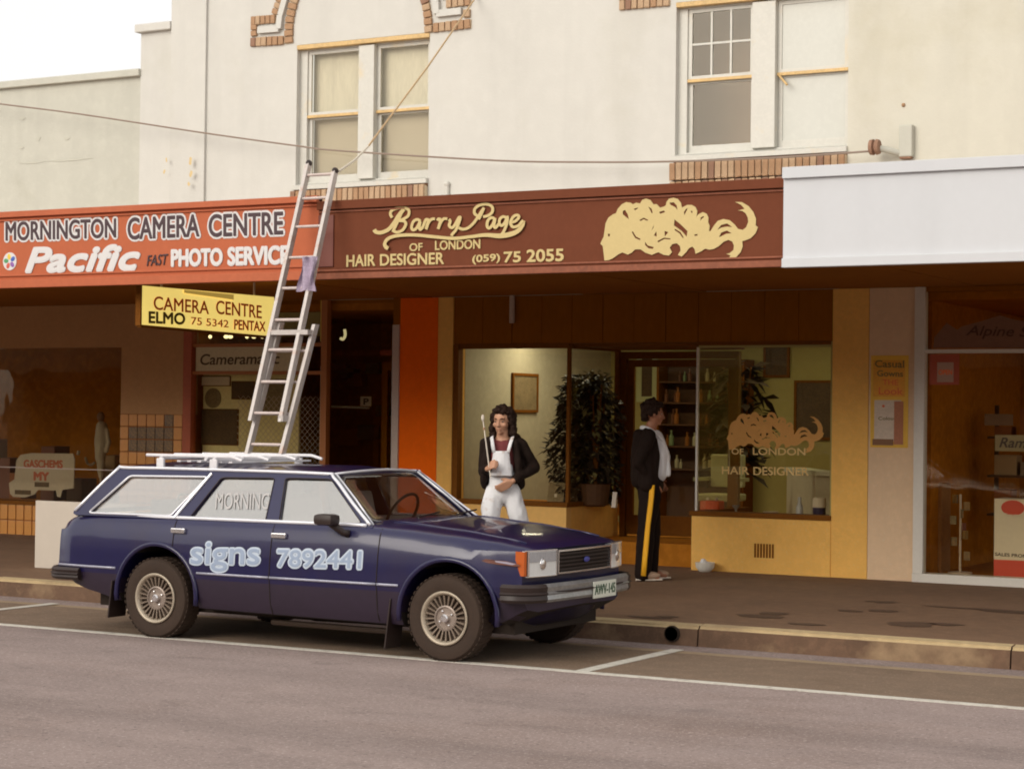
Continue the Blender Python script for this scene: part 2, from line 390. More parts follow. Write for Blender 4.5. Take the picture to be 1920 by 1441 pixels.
M['trouser'] = mat('black_trouser_cloth', (.013, .006, .004), .85, spec=.2, var=.3, vscale=8)
M['yellow'] = mat('yellow_stripe_cloth', (.85, .42, .01), .7)
M['shirt'] = mat('white_shirt_cloth', (.80, .80, .82), .8)
M['shoe'] = mat('tan_trainer', (.45, .30, .20), .7, var=.2, vscale=15)
M['lightbox'] = mat('yellow_backlit_acrylic', (.95, .74, .20), .35, emit=.62, var=.05, vscale=2)
M['sign_amber'] = mat('faded_amber_strip', (.80, .58, .13), .4, emit=.25)
M['sign_red'] = mat('red_brown_lettering', (.50, .085, .012), .5, emit=.12)
M['sign_olive'] = mat('dark_olive_lettering', (.16, .12, .02), .5)
M['leaf'] = mat('dark_indoor_leaf', (.035, .018, .005), .6, var=.4, vscale=8)
M['white_card'] = mat('white_card', (.70, .62, .52), .8, var=.06, vscale=4)
M['pic_dark'] = mat('dark_print', (.10, .055, .02), .7, var=.5, vscale=7)
M['pic_mid'] = mat('sepia_print', (.26, .19, .10), .7, var=.5, vscale=11)

# ------------------------------------------------------------------ ground, road, kerb
put('ground', MB().box((-400, -400, -.30), (400, 400, -.012)), M['asphalt'], origin=(0, 0, 0), kind='structure')
put('road', MB().box((-90, -6.5, -.01), (90, YLINE, 0)), M['asphalt'], origin=(0, 0, 0), kind='structure')
put('parking_bay', MB().box((-90, YLINE, -.01), (90, 13.55, 0)), M['asphalt_bay'], origin=(0, 0, 0), kind='structure')
put('gutter', MB().slab([(-90, 13.55, 0), (90, 13.55, 0), (90, YK+.02, -.03), (-90, YK+.02, -.03)], (0, 0, -.05)), M['gutter'], origin=(0, 0, 0), kind='structure')
put('footpath', MB().box((-90, YK+.16, -.1), (90, YF+12, FZ)), M['footpath'], origin=(0, 0, 0), kind='structure')
kerb = bpy.data.objects.new('kerb', None); C.objects.link(kerb); kerb['kind'] = 'structure'
x = -30.0
joint = at(1307, 1185, 1, YK).x
x = joint - 12*2.4
while x < 8:
    dz = random.uniform(-.003, .003)
    b = MB(); b.hexa([(x+.006, YK+random.uniform(-.004, .004), -.08), (x+2.394, YK+random.uniform(-.004, .004), -.08), (x+2.394, YK+.16, -.08), (x+.006, YK+.16, -.08),
        (x+.006, YK+.025, FZ+dz-.01), (x+2.394, YK+.025, FZ+dz-.01), (x+2.394, YK+.155, FZ+dz+.006), (x+.006, YK+.155, FZ+dz+.006)])
    bmesh.ops.bevel(b.bm, geom=[e for e in b.bm.edges if all(v.co.z > .1 for v in e.verts) and abs(e.verts[0].co.x-e.verts[1].co.x) > 1], offset=.02, segments=3, affect='EDGES')
    b.bm.faces.ensure_lookup_table(); b.bm.normal_update()
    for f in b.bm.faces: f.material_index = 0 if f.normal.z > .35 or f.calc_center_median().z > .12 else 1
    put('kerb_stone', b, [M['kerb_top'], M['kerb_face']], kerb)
    x += 2.4
dp = at(1260, 1191, 1, YK)
kd = MB().lathe([(.062, -.012), (.062, .012), (.047, .012), (.047, -.008)], (dp.x, YK, .075), 'y', 20)
kdo = put('kerb_drain', kd, M['under'], None, smooth=False, label='small round dark storm drain outlet in the face of the kerb', cat='drain outlet')
put('bore_shade_disc', MB().lathe([(.052, -.016), (.0001, -.016)], (dp.x, YK, .075), 'y', 20), M['under'], kdo)  # flat dark disc standing in for the shade inside the pipe
# painted lines
put('bay_edge_line', MB().box((-60, YLINE-.045, .001), (30, YLINE+.045, .005)), M['line'], origin=(0, 0, 0), kind='structure')
a = at(1115, 1255, 2, 0).x
def bayline(xc): return MB().box((xc-.05, YLINE+.05, .001), (xc+.05, 13.72, .005))
put('bay_end_line', bayline(a-.03), M['line'], origin=(0, 0, 0), kind='structure')
put('bay_end_line', bayline(a-.03-6.1), M['line'], origin=(0, 0, 0), kind='structure')
put('bay_end_line', bayline(a-.03+6.1), M['line'], origin=(0, 0, 0), kind='structure')
# dark stains lying on the footpath
sb = bmesh.new()
for (u, v, rx, ry) in ((1425, 1155, .20, .10), (1450, 1150, .12, .10), (1510, 1170, .14, .07), (1595, 1145, .10, .08), (1655, 1145, .12, .10), (1710, 1170, .17, .18), (1775, 1170, .13, .08), (1840, 1142, .45, .05), (1900, 1148, .3, .06), (1215, 1157, .16, .06), (1255, 1156, .09, .05), (1650, 1128, .16, .07)):
    p = at(u, v, 2, FZ); n_ = 22; vs = []
    for k in range(n_):
        t = 2*math.pi*k/n_; q = 1+.55*noise.noise(Vector((math.cos(t)*1.3+u, math.sin(t)*1.3, v)))
        vs.append(sb.verts.new((p.x+rx*q*math.cos(t), p.y+ry*q*math.sin(t)*1.2, FZ+.004)))
    sb.faces.new(vs)
put('footpath_stain', sb, M['stain'], origin=(0, 0, 0), kind='structure')

# ------------------------------------------------------------------ low neighbouring building, far left
xs0, xs1 = fx(252), fx(313)
nb = thing('low_building', (-18, YF, FZ), 'low pale rendered building with a stepped parapet, left of the tall white building', 'building')
zl, zs = fz(120, 142), fz(280, 45)
put('wall', MB().box((-26, YF+.05, 3.04), (xs0, YF+.35, zl-.09)), M['render_old'], nb)
put('stepped_pier', MB().box((xs0, YF+.02, 3.04), (xs1, YF+.42, zs-.10)), M['render'], nb)
put('coping', MB().box((-26, YF-.02, zl-.09), (xs0, YF+.42, zl), bev=.012), M['render_old'], nb)
put('coping', MB().box((xs0-.05, YF-.05, zs-.10), (xs1, YF+.48, zs), bev=.012), M['render'], nb)
gc = bmesh.new()
for (u, v, a_, b_) in ((42, 222, .05, .02), (72, 260, .03, .03), (40, 277, .04, .02), (125, 260, .05, .02), (130, 300, .35, .012), (60, 305, .2, .012)):
    p = at(u, v, 1, YF+.045); 
    gc.faces.new([gc.verts.new((p.x+a_*math.cos(t)*(1+.3*math.sin(3*t)), YF+.044, p.z+b_*math.sin(t))) for t in [2*math.pi*k/14 for k in range(14)]])
put('wall_patch', gc, mat('wall_patch', (.49, .48, .405), .9), nb)

# ------------------------------------------------------------------ tall white building: upper floor
tb = thing('tall_building', (-11, YF, FZ), 'tall white rendered building with two upstairs sash windows and brick trim above the shops', 'building')
W1 = [fx(548), fx(797), fz(670, 345), fz(548, 86)]
W2 = [fx(1260), fx(1585), fz(1420, 288), fz(1300, 2)]
TOP, T = 9.5, .32
xr, xe = fx(1586), -1.5
wl = MB()
def wb(x0, x1, z0, z1): wl.box((x0, YF, z0), (x1, YF+T, z1))
xp0, xp1 = fx(314), fx(379)
wb(xp1, W1[0], 3.04, TOP); wb(W1[0], W1[1], 3.04, W1[2]); wb(W1[0], W1[1], W1[3], TOP)
wb(W1[1], W2[0], 3.04, TOP); wb(W2[0], W2[1], 3.04, W2[2]); wb(W2[0], W2[1], W2[3], TOP)
put('wall', wl, M['render'], tb)
put('wall', MB().box((W2[1], YF-.012, 3.066), (xe, YF+T, TOP)), M['render_cream'], tb, label='creamier wall right of the second window')
put('pilaster', MB().box((xp0, YF-.035, 3.066), (xp1, YF+T, TOP)), M['render'], tb)
put('lower_wall', MB().box((-26, YF+.101, 3.0), (xe, YF+.26, 3.30)), M['transom'], tb)
cr = bmesh.new()
for (u, v, s_) in ((357, 302, .035), (358, 326, .03), (312, 300, .02), (308, 322, .02), (354, 345, .02)):
    p = at(u, v, 1, YF-.103)
    cr.faces.new([cr.verts.new((p.x+s_*math.cos(t)*(.8+.3*math.sin(2*t+u)), YF-.104, p.z+s_*1.4*math.sin(t))) for t in [2*math.pi*k/14 for k in range(14)]])
put('rust_spot', cr, mat('rust_spot', (.60, .46, .24), .9), tb)

_bm = []
for k in range(5):
    q = MB().box((-.5, -.5, -.5), (.5, .5, .5)); bmesh.ops.bevel(q.bm, geom=list(q.bm.edges), offset=.06, segments=1, affect='EDGES')
    for v in q.bm.verts: v.co += Vector([random.uniform(-.03, .03) for _ in range(3)])
    me = bpy.data.meshes.new('brick'); q.bm.to_mesh(me); q.bm.free(); me.materials.append([M['brick'], M['brick2'], M['brick'], M['brick2'], M['brick3']][k]); _bm.append(me)
def brick(x, z, w_, h_, ang, parent, y=YF, proud=.035):
    o = bpy.data.objects.new('brick', _bm[random.choices(range(5), (3, 3, 3, 3, 1.3))[0]]); C.objects.link(o)
    o.parent = parent; o.location = Vector((x, y-proud/2+.02+random.uniform(-.004, .004), z))-wpos(parent)
    o.scale = (w_, proud+.04, h_); o.rotation_euler = (0, -ang, 0); return o
def brick_path(px, thick, parent, pitch=.078, y=YF):
    P = [at(u, v, 1, y) for u, v in px]; P = [(p.x, p.z) for p in P]
    L = [0]
    for p, q in zip(P, P[1:]): L.append(L[-1]+math.dist(p, q))
    n = max(1, round(L[-1]/pitch)); st = L[-1]/n
    mo = MB()
    for k in range(n):
        s_ = (k+.5)*st; i = max(j for j in range(len(L)-1) if L[j] <= s_+1e-9); t = (s_-L[i])/(L[i+1]-L[i])
        x_, z_ = P[i][0]+(P[i+1][0]-P[i][0])*t, P[i][1]+(P[i+1][1]-P[i][1])*t
        ang = math.atan2(P[i+1][1]-P[i][1], P[i+1][0]-P[i][0])
        brick(x_, z_, st*.86, thick*random.uniform(.95, 1.0), ang, parent, y)
        mo.box((x_-st*.52, y-.010, z_-thick*.47), (x_+st*.52, y+.03, z_+thick*.47), rot=Matrix.Rotation(-ang, 3, 'Y'))
    put('mortar_bed', mo, M['mortar'], parent)
arcl = [(543, 82), (543, 55), (546, 30), (551, 8), (560, -18), (572, -40)]
brick_path([(471, 80), (534, 76)], .105, tb); brick_path([(478, 69), (478, 47)], .085, tb, .075)
brick_path([(472, 40), (518, 36)], .10, tb); brick_path([(516, 28), (524, 4), (534, -24), (545, -48)], .085, tb)
brick_path(arcl, .115, tb)
arcr = [(805, 62), (804, 35), (800, 8), (792, -18), (782, -40)]
brick_path(arcr, .10, tb); brick_path([(813, 53), (884, 45)], .105, tb); brick_path([(877, 34), (877, 18)], .085, tb, .075)
brick_path([(838, 8), (884, 2)], .10, tb); brick_path([(836, -2), (830, -30), (820, -52)], .085, tb)
brick_path([(1162, 11), (1257, 2)], .105, tb); brick_path([(1168, 2), (1168, -20)], .085, tb, .075)
# white raised render between the two brick outlines
def band(px, wd, d=.05):
    P = [at(u, v, 1, YF) for u, v in px]; m_ = MB()
    for k_, (p, q) in enumerate(zip(P, P[1:])):
        d = .05+.004*(k_ % 2)
        t = (q-p).normalized(); nn = Vector((-t.z, 0, t.x))*wd/2
        m_.slab([p-nn+Vector((0, -d, 0)), p+nn+Vector((0, -d, 0)), q+nn+Vector((0, -d, 0)), q-nn+Vector((0, -d, 0))], (0, d, 0))
    return m_
put('raised_band', band([(487, 58), (526, 55), (529, 30), (539, -5), (552, -36)], .075), M['render'], tb)
put('raised_band', band([(868, 22), (822, 27), (821, 5), (813, -28)], .075), M['render'], tb)
# soldier brick sills
def sill_bricks(x0, x1, z0, z1, y):
    n = round((x1-x0)/.075); st = (x1-x0)/n
    for k in range(n): brick(x0+(k+.5)*st, (z0+z1)/2, st*.84, z1-z0, 0, tb, y, .06)
    put('mortar_bed', MB().box((x0, y-.035, z0+.004), (x1, y+.02, z1-.012)), M['mortar'], tb)
sz1 = fz(670, 352); sill_bricks(W1[0]-.02, W1[1], sz1-.16, sz1-.01, YF-.03)
sz2 = fz(1420, 297); sill_bricks(W2[0]-.03, W2[1], sz2-.19, sz2-.01, YF-.03)
sill_bricks(W2[0]-.03, W2[1], sz2-.37, sz2-.205, YF-.02)

def sash_window(W, panes, name_label, mull, dark_room, grid):
    x0, x1, z0, z1 = W; y = YF+.07
    f = MB()
    f.box((x0, y, z0), (x0+.10, y+.09, z1)); f.box((x1-.03, y, z0), (x1, y+.09, z1))
    f.box((x0+.10, y, z1-.07), (x1-.03, y+.09, z1)); f.box((x0+.10, y, z0), (x1-.03, y+.09, z0+.06))
    mx0, mx1 = fx(mull[0], y), fx(mull[1], y)
    f.box((mx0, y-.05, z0+.06), (mx1, y+.09, z1-.07), bev=.008)
    win = put('window', f, M['win_white'], tb, label=name_label)
    put('head_board', MB().box((x0, YF-.012, z1-.055), (x1, YF+.066, z1-.004), bev=.006), M['win_rust'], win)
    put('sill', MB().hexa([(x0-.02, YF-.05, z0-.035), (x1, YF-.05, z0-.035), (x1, YF+.068, z0-.035), (x0-.02, YF+.068, z0-.035),
                           (x0-.02, YF-.05, z0+.012), (x1, YF-.05, z0+.012), (x1, YF+.068, z0+.045), (x0-.02, YF+.068, z0+.045)]), M['win_white'], win, label='weathered sill')
    put('under_sill_strip', MB().box((x0, YF-.028, z0-.070), (x1, YF+.02, z0-.037)), M['dark_line'], win)  # solid dark strip below the sill
    zm = z0 + (z1-z0)*.50
    for side, (a_, b_) in enumerate(((x0+.10, mx0), (mx1, x1-.03))):
        for up in (0, 1):
            za, zb = (z0+.06, zm) if not up else (zm, z1-.07); yy = y+.02+(.0 if up else .028)
            s = MB(); t = .045
            s.box((a_+.002, yy, za+.002), (a_+t, yy+.03, zb-.002)); s.box((b_-t, yy, za+.002), (b_-.002, yy+.03, zb-.002))
            s.box((a_+t, yy, za+.002), (b_-t, yy+.03, za+(.075 if not up else .045))); s.box((a_+t, yy, zb-.04), (b_-t, yy+.03, zb-.002))
            g = grid[side][up]; xa, xb, zc, zd = a_+t, b_-t, za+(.075 if not up else .045), zb-.04
            for i in range(1, g[0]): xx = xa+(xb-xa)*i/g[0]; s.box((xx-.011, yy+.003, zc), (xx+.011, yy+.026, zd))
            for j in range(1, g[1]): zz = zc+(zd-zc)*j/g[1]; s.box((xa, yy+.0045, zz-.011), (xb, yy+.0245, zz+.011))
            put('sash', s, M['win_white'], win)
            for i in range(g[0]):
                for j in range(g[1]):
                    put('pane', MB().box((xa+(xb-xa)*i/g[0], yy+.012, zc+(zd-zc)*j/g[1]), (xa+(xb-xa)*(i+1)/g[0]-.0005, yy+.017, zc+(zd-zc)*(j+1)/g[1]-.0005)), panes[side][up], win)
        put('meeting_rail', MB().box((a_, y+.004, zm-.022), (b_, y+.019, zm+.012), bev=.004), M['win_rust'], win)
    return win, mx0, mx1
GU = M['glass_up']
M['pane_white'] = mat('whitewashed_pane', (.50, .50, .45), .35, var=.06, vscale=3)
wA, mA0, mA1 = sash_window(W1, ((GU, GU), (GU, GU)), 'window with pale blinds', (668, 697), True, (((1, 1), (1, 1)), ((1, 1), (1, 1))))
wB, mB0, mB1 = sash_window(W2, ((GU, GU), (M['pane_white'], M['pane_white'])), 'window with dark small panes at left and whitewashed panes at right', (1406, 1450), True, (((1, 1), (3, 2)), ((1, 1), (1, 1))))
put('blind', MB().box((W1[0]+.1, YF+.20, (W1[2]+W1[3])/2), (W1[1], YF+.215, W1[3]-.05)), mat('pale_curtain', (.70, .67, .61), .9, var=.14, vscale=3.5, stretch=(3, 1, .5)), wA)
put('blind', MB().box((W1[0]+.1, YF+.22, W1[2]), (W1[1], YF+.235, (W1[2]+W1[3])/2)), mat('greige_blind', (.52, .47, .41), .9, var=.06, vscale=5), wA)
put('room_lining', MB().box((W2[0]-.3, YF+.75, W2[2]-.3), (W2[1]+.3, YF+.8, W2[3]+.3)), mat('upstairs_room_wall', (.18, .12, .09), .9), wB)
bk = at(1470, 150, 1, YF+.06)
put('broken_stay', MB().tube([(bk.x-.10, YF+.10, bk.z+.09), (bk.x+.05, YF+.02, bk.z-.06)], .012, 8), M['win_rust'], wB)

# service entry with insulator on the cream wall, cable
se = thing('cable_bracket', (fx(1690), YF, fz(1690, 295)), 'small pale service box and dark insulator on the cream wall above the white sign', 'cable bracket')
p = at(1698, 262); put('conduit_box', MB().box((fx(1686), YF-.10, fz(1698, 296)), (fx(1711), YF-.013, fz(1698, 236)), bev=.015), M['render_old'], se)
p1, p2 = at(1640, 276, 1, YF-.22), at(1690, 288, 1, YF-.06)
put('bracket_arm', MB().tube([p1, p2], .032, 10), M['render_old'], se, smooth='auto')
put('insulator', MB().lathe([(.02, -.05), (.075, -.045), (.08, -.01), (.05, 0), (.08, .02), (.07, .05), (.02, .055)], p1, 'x', 16), M['brick3'], se, smooth='auto')
put('bolt', MB().ball(at(1694, 197, 1, YF-.015), .02), M['brick'], se)
put('clamp', MB().box(at(1686, 298, 1, YF-.09), at(1712, 284, 1, YF-.02), bev=.01), M['brick3'], se)
cp = [(-420, 120), (-60, 186), (0, 195), (150, 214), (380, 249), (560, 274), (640, 283), (930, 301), (1100, 304), (1250, 303), (1450, 296), (1640, 283)]
put('overhead_cable', MB().tube([at(u, v, 1, 19.0) for u, v in smooth_loop(cp, 4, closed=False)], .0115, 6), mat('cable_sheath', (.25, .19, .15), .7), label='thin grey overhead cable sagging across the upper walls to the insulator', cat='cable')
vs_ = at(838, 352, 1, YF-.02)
put('wall_vent_pipe', MB().tube([(vs_.x, YF-.02, vs_.z-.10), (vs_.x, YF-.02, vs_.z+.04)], .028, 10).ball((vs_.x, YF-.02, vs_.z+.04), .036), M['win_white'], label='short stubby vent pipe on the white wall just above the brown sign', cat='vent pipe')

# ------------------------------------------------------------------ awning and the three painted fascia signs
xo = fx(593, YA); xw = fx(1464, YA-.06)
aw = thing('awning', (-11, YA, 3.0), 'flat street awning with brown underside over the shopfronts', 'awning')
for i, (xa, xb) in enumerate(((-26, xo-1.9), (xo-1.9, xo), (xo, xo+1.45), (xo+1.45, xo+2.9), (xo+2.9, xw), (xw, -1.5))):
    put('soffit_panel', MB().box((xa+.006, YA+.06, 3.04+.004*(i % 2)), (xb-.006, YF-.0, 3.06+.004*(i % 2))), M['soffit'], aw)
put('roof_sheet', MB().box((-26, YA+.06, 3.30), (-1.5, YF-.002, 3.33)), M['grey_post'], aw)
def fascia(name, x0, x1, y, zt, zb, m, mt, label, strips, tm=None):
    t = thing(name, ((x0+x1)/2, y, zb), label, 'shop sign')
    put('board', MB().box((x0, y, zb+.01), (x1, y+.05, zt-.01)), m, t)
    for (za, zc, pr, mm) in strips: put('moulding', MB().box((x0, y-pr, za), (x1, y+.052 if pr > .025 else y-.0, zc), bev=.004), mm, t)
    return t
zt, zb = 3.548, 2.876
og = fascia('orange_fascia_sign', -26, xo, YA, 3.60, zb, M['orange_sign'], M['orange_trim'], 'orange fascia sign with outlined dark shop lettering over a second white line', 
    [(3.545, 3.60, .04, M['orange_trim']), (3.512, 3.526, .018, M['orange_trim']), (zb, zb+.075, .035, M['orange_trim']), (zb+.11, zb+.128, .018, M['orange_trim'])])
br = fascia('brown_fascia_sign', xo+.002, xw, YA, zt, zb, M['brown_sign'], M['brown_trim'], 'dark brown fascia sign with cream script lettering and a long haired head emblem',
    [(zt-.075, zt, .04, M['brown_sign']), (zt-.100, zt-.082, .014, M['brown_trim']), (zb+.0, zb+.050, .035, M['brown_trim']), (zb+.068, zb+.084, .014, M['brown_trim'])])
put('joint_cover', MB().box((xo+.004, YA-.014, zb+.11), (xo+.16, YA-.001, zt-.12)), mat('joint_cover_paint', (.15, .035, .02), .5), br)
xwe = -1.5
wh = fascia('white_fascia_sign', xw+.004, xwe, YA-.06, 3.62, 2.865, M['white_sign'], M['white_sign'], 'plain white blank fascia sign over the right-hand shop', 
    [(3.535, 3.62, .035, M['white_sign']), (2.865, 2.935, .030, M['white_sign'])])
ys = YA
def word(s, u0, v0, u1, v1, h, m, par, **kw): return text_px(s, (u0, v0), (u1, v1), h, m, par, ys, **kw)
WL, DL, GL = M['white_letter'], M['dark_letter'], M['gold']
for s, u0, v0, u1, v1, h in (('MORNINGTON', 12, 451, 218, 445, 34), ('CAMERA', 241, 449, 374, 443, 40), ('CENTRE', 393, 444, 531, 439, 41)):
    word(s, u0, v0, u1, v1, h, WL, og, halo=.024, lift=.002, thick=.004, name='letter_outline')
    word(s, u0, v0, u1, v1, h, DL, og, bold=.022, lift=.0065, thick=.004)
word('Pacific', 50, 510, 262, 505, 44, WL, og, halo=.016, bold=.02, shear=.28)
word('FAST', 276, 499, 316, 496, 20, DL, og, shear=.25, bold=.01)
word('PHOTO', 323, 499, 417, 497, 30, WL, og, bold=.02, halo=.010); word('SERVICE', 429, 497, 541, 494, 32, WL, og, bold=.02, halo=.010)
pc = at(19, 490, 1, ys)
bd = put('round_emblem', MB().lathe([(.085, -.006), (.085, -.001)], (pc.x, ys, pc.z), 'y', 28), WL, og)
for k, col in enumerate(((.05, .12, .45), (.75, .55, .05), (.08, .30, .12), (.60, .10, .06), (.25, .10, .35))):
    a_ = k*2*math.pi/5+.5
    put('petal', MB().ball((pc.x+.045*math.cos(a_), ys-.006, pc.z+.045*math.sin(a_)), (.022, .004, .030), 10, 6, rot=Matrix.Rotation(-a_+math.pi/2, 3, 'Y')), mat('petal_%d' % k, col, .5), bd)
word('OF', 769, 471, 793, 470, 14, GL, br, bold=.03); word('LONDON', 817, 469, 901, 466, 17, GL, br, bold=.03)
word('HAIR', 651, 500, 704, 498, 21, GL, br, bold=.03); word('DESIGNER', 714, 498, 833, 495, 21, GL, br, bold=.03)
word('(059)', 887, 496, 938, 493, 17, GL, br, bold=.035); word('75', 946, 492, 977, 491, 19, GL, br, bold=.04); word('2055', 989, 491, 1057, 489, 22, GL, br, bold=.04)
def zp(pts): return [(560+p[0]/3, 340+p[1]/3)+tuple(p[2:]) for p in pts]
strokes = [
  zp([(428, 272, 7), (440, 286, 7), (470, 288, 7), (510, 270, 7), (540, 235, 7), (565, 195, 7), (590, 165, 7), (598, 158, 7)]),           # entry swash to B stem
  zp([(590, 165), (570, 205), (552, 245), (538, 275), (534, 285)]),
  zp([(530, 205), (520, 185), (528, 165), (560, 152), (600, 150), (625, 165), (620, 195), (590, 215), (570, 222), (600, 225), (608, 245), (590, 275), (560, 287), (540, 280)]),
  zp([(690, 225), (670, 215), (648, 230), (640, 260), (650, 275), (670, 262), (688, 228), (684, 258), (690, 272), (705, 255), (716, 225)]),
  zp([(716, 225), (722, 215), (735, 220), (728, 245), (722, 270), (735, 235), (752, 215), (772, 212)]),
  zp([(785, 222), (792, 212), (803, 218), (797, 245), (790, 268), (805, 232), (822, 212), (842, 212)]),
  zp([(850, 215), (858, 225), (852, 250), (868, 262), (885, 245), (905, 208), (915, 205), (905, 240), (890, 275), (872, 297), (866, 308)]),
  zp([(905, 262), (930, 270), (960, 262), (990, 235), (1015, 200), (1042, 160), (1050, 150)]),
  zp([(1046, 155), (1035, 180), (1018, 215)]),
  zp([(1010, 195), (995, 180), (998, 155), (1025, 135), (1065, 130), (1095, 145), (1095, 175), (1070, 195), (1045, 200)]),
  zp([(1110, 215), (1092, 205), (1072, 220), (1066, 250), (1078, 265), (1098, 245), (1112, 212), (1106, 250), (1115, 262), (1132, 242)]),
  zp([(1175, 205), (1155, 200), (1138, 215), (1136, 240), (1150, 250), (1168, 232), (1182, 200), (1178, 240), (1160, 285), (1140, 308), (1130, 300)]),
  zp([(1195, 235), (1225, 225), (1245, 205), (1240, 192), (1222, 195), (1205, 215), (1200, 240), (1215, 258), (1245, 250), (1262, 230), (1272, 222)]),
  zp([(1272, 222, 6), (1265, 250, 7), (1240, 280, 8), (1200, 298, 9), (1140, 308, 9), (1060, 303, 7), (980, 312, 6), (880, 322, 6), (760, 312, 6), (660, 303, 6), (570, 306, 6), (515, 322, 6), (494, 350, 6), (500, 370, 7), (514, 378, 7)]),
]
ribbon_px('script_lettering', strokes, 5.2, GL, br, ys)
def zl_(pts): return [(1100+x_/4.8, 300+y_/4.8) for x_, y_ in pts]
logo_out = [(165, 905), (160, 860), (150, 775), (128, 755), (140, 725), (158, 690), (165, 640), (175, 570), (200, 520), (240, 490), (268, 480), (285, 440), (320, 400), (360, 380), (400, 385), (420, 400), (450, 385), (485, 392), (505, 360), (540, 348), (580, 362), (605, 400), (635, 398), (665, 430), (700, 420), (718, 408), (722, 380), (745, 350), (785, 340), (825, 352), (852, 385), (862, 430), (880, 420), (910, 405), (950, 405), (985, 425), (1000, 460), (995, 505), (985, 520), (1010, 490), (1050, 470), (1085, 485), (1100, 520), (1098, 560), (1112, 595), (1105, 640), (1120, 640), (1150, 590), (1185, 548), (1235, 532), (1290, 542), (1335, 580), (1365, 620), (1410, 630), (1440, 605), (1458, 560), (1455, 520), (1435, 480), (1405, 460), (1365, 455), (1410, 445), (1425, 440), (1395, 405), (1340, 378), (1400, 380), (1460, 415), (1505, 470), (1528, 530), (1525, 590), (1545, 605), (1525, 660), (1480, 705), (1430, 725), (1405, 730), (1408, 780), (1390, 830), (1350, 875), (1290, 895), (1245, 880), (1290, 875), (1300, 860), (1260, 845), (1290, 840), (1325, 810), (1330, 770), (1315, 735), (1280, 720), (1240, 735), (1195, 775), (1150, 800), (1110, 808), (1070, 798), (1040, 820), (985, 845), (975, 800), (955, 780), (925, 795), (900, 830), (860, 870), (825, 855), (850, 815), (845, 775), (815, 750), (775, 758), (752, 790), (772, 830), (745, 860), (700, 855), (650, 830), (590, 855), (535, 835), (490, 805), (440, 805), (410, 835), (375, 852), (325, 832), (290, 850), (245, 882), (205, 902)]
holes = [[(330, 460), (350, 450), (375, 490), (385, 535), (360, 515), (330, 490)], [(750, 385), (790, 382), (815, 410), (822, 450), (800, 425), (760, 405)],
 [(795, 535), (850, 580), (912, 640), (905, 692), (860, 640), (790, 590)], [(530, 735), (555, 770), (610, 785), (600, 800), (560, 795), (530, 765)],
 [(610, 680), (632, 640), (636, 690)], [(705, 640), (740, 650), (708, 690)], [(585, 640), (612, 580), (606, 610)],
 [(1180, 630), (1215, 585), (1270, 572), (1315, 605), (1265, 600), (1215, 610)], [(1195, 695), (1215, 655), (1265, 635), (1310, 660), (1260, 665), (1220, 685)],
 [(975, 670), (1005, 668), (1000, 682), (975, 684)], [(195, 665), (215, 665), (212, 690), (198, 688)], [(945, 455), (958, 465), (955, 480), (942, 470)], [(430, 440), (470, 428), (462, 440), (438, 455)], [(560, 420), (590, 440), (600, 480), (588, 478), (575, 450)], [(655, 470), (700, 455), (712, 470), (668, 485)], [(480, 540), (520, 520), (560, 540), (550, 548), (518, 534), (488, 552)], [(420, 640), (450, 690), (490, 710), (484, 722), (440, 702), (412, 652)], [(880, 470), (900, 440), (915, 436), (898, 470), (885, 500)], [(1030, 520), (1055, 505), (1062, 514), (1040, 530), (1030, 550)], [(640, 730), (700, 700), (760, 706), (758, 716), (704, 712), (650, 742)], [(800, 620), (850, 650), (880, 700), (868, 702), (838, 660), (796, 632)]]
poly_px('head_emblem', [zl_(logo_out)]+[zl_(h_) for h_ in holes], GL, br, lambda u, v: at(u, v, 1, ys), (0, -1, 0))

# hanging backlit box sign under the awning, at right angles to the street
pa, pb = at(267, 571, 1, 14.62), at(511, 593, 1, 16.78); pb.x = pb.x+.03
hx = (pa.x+pb.x)/2; dv = Vector((pb.x-pa.x, pb.y-pa.y, 0)).normalized(); nv = Vector((dv.y, -dv.x, 0))
zt1, zb1, zt2, zb2 = at(267, 535, 1, 14.62).z, at(267, 608, 1, 14.62).z, at(511, 557, 1, 16.78).z, at(511, 630, 1, 16.78).z
hs_ = thing('hanging_box_sign', (hx, 15.7, zb1), 'yellow backlit box sign hanging under the awning at right angles to the street', 'hanging sign')
A_, B_ = Vector((pa.x, pa.y, 0))-nv*.034, Vector((pb.x, pb.y, 0))-nv*.034
prof = []
for k in range(9):
    t = k/8; bul = .014*math.sin(math.pi*t); prof.append((t, bul))
b = MB(); cols = []
for P_, z0_, z1_ in ((A_, zb1, zt1), (B_, zb2, zt2)):
    cols.append([b.bm.verts.new(P_+nv*(.020+bul)+Vector((0, 0, z0_+(z1_-z0_)*t))) for t, bul in prof]+[b.bm.verts.new(P_-nv*(.020+bul)+Vector((0, 0, z0_+(z1_-z0_)*t))) for t, bul in prof[::-1]])
n_ = len(cols[0])
for k in range(n_): b.bm.faces.new((cols[0][k], cols[0][(k+1) % n_], cols[1][(k+1) % n_], cols[1][k]))
b.bm.faces.new(cols[0][::-1]); b.bm.faces.new(cols[1])
put('acrylic_face', b, M['lightbox'], hs_)
for P_, z0_, z1_, sg in ((A_, zb1, zt1, -1), (B_, zb2, zt2, 1)):
    q = [P_+nv*.030+dv*sg*.001, P_-nv*.030+dv*sg*.001]; put('end_cap', MB().slab([q[0]+Vector((0, 0, z0_-.01)), q[1]+Vector((0, 0, z0_-.01)), q[1]+Vector((0, 0, z1_+.01)), q[0]+Vector((0, 0, z1_+.01))], dv*sg*.02), M['dark_timber'], hs_)
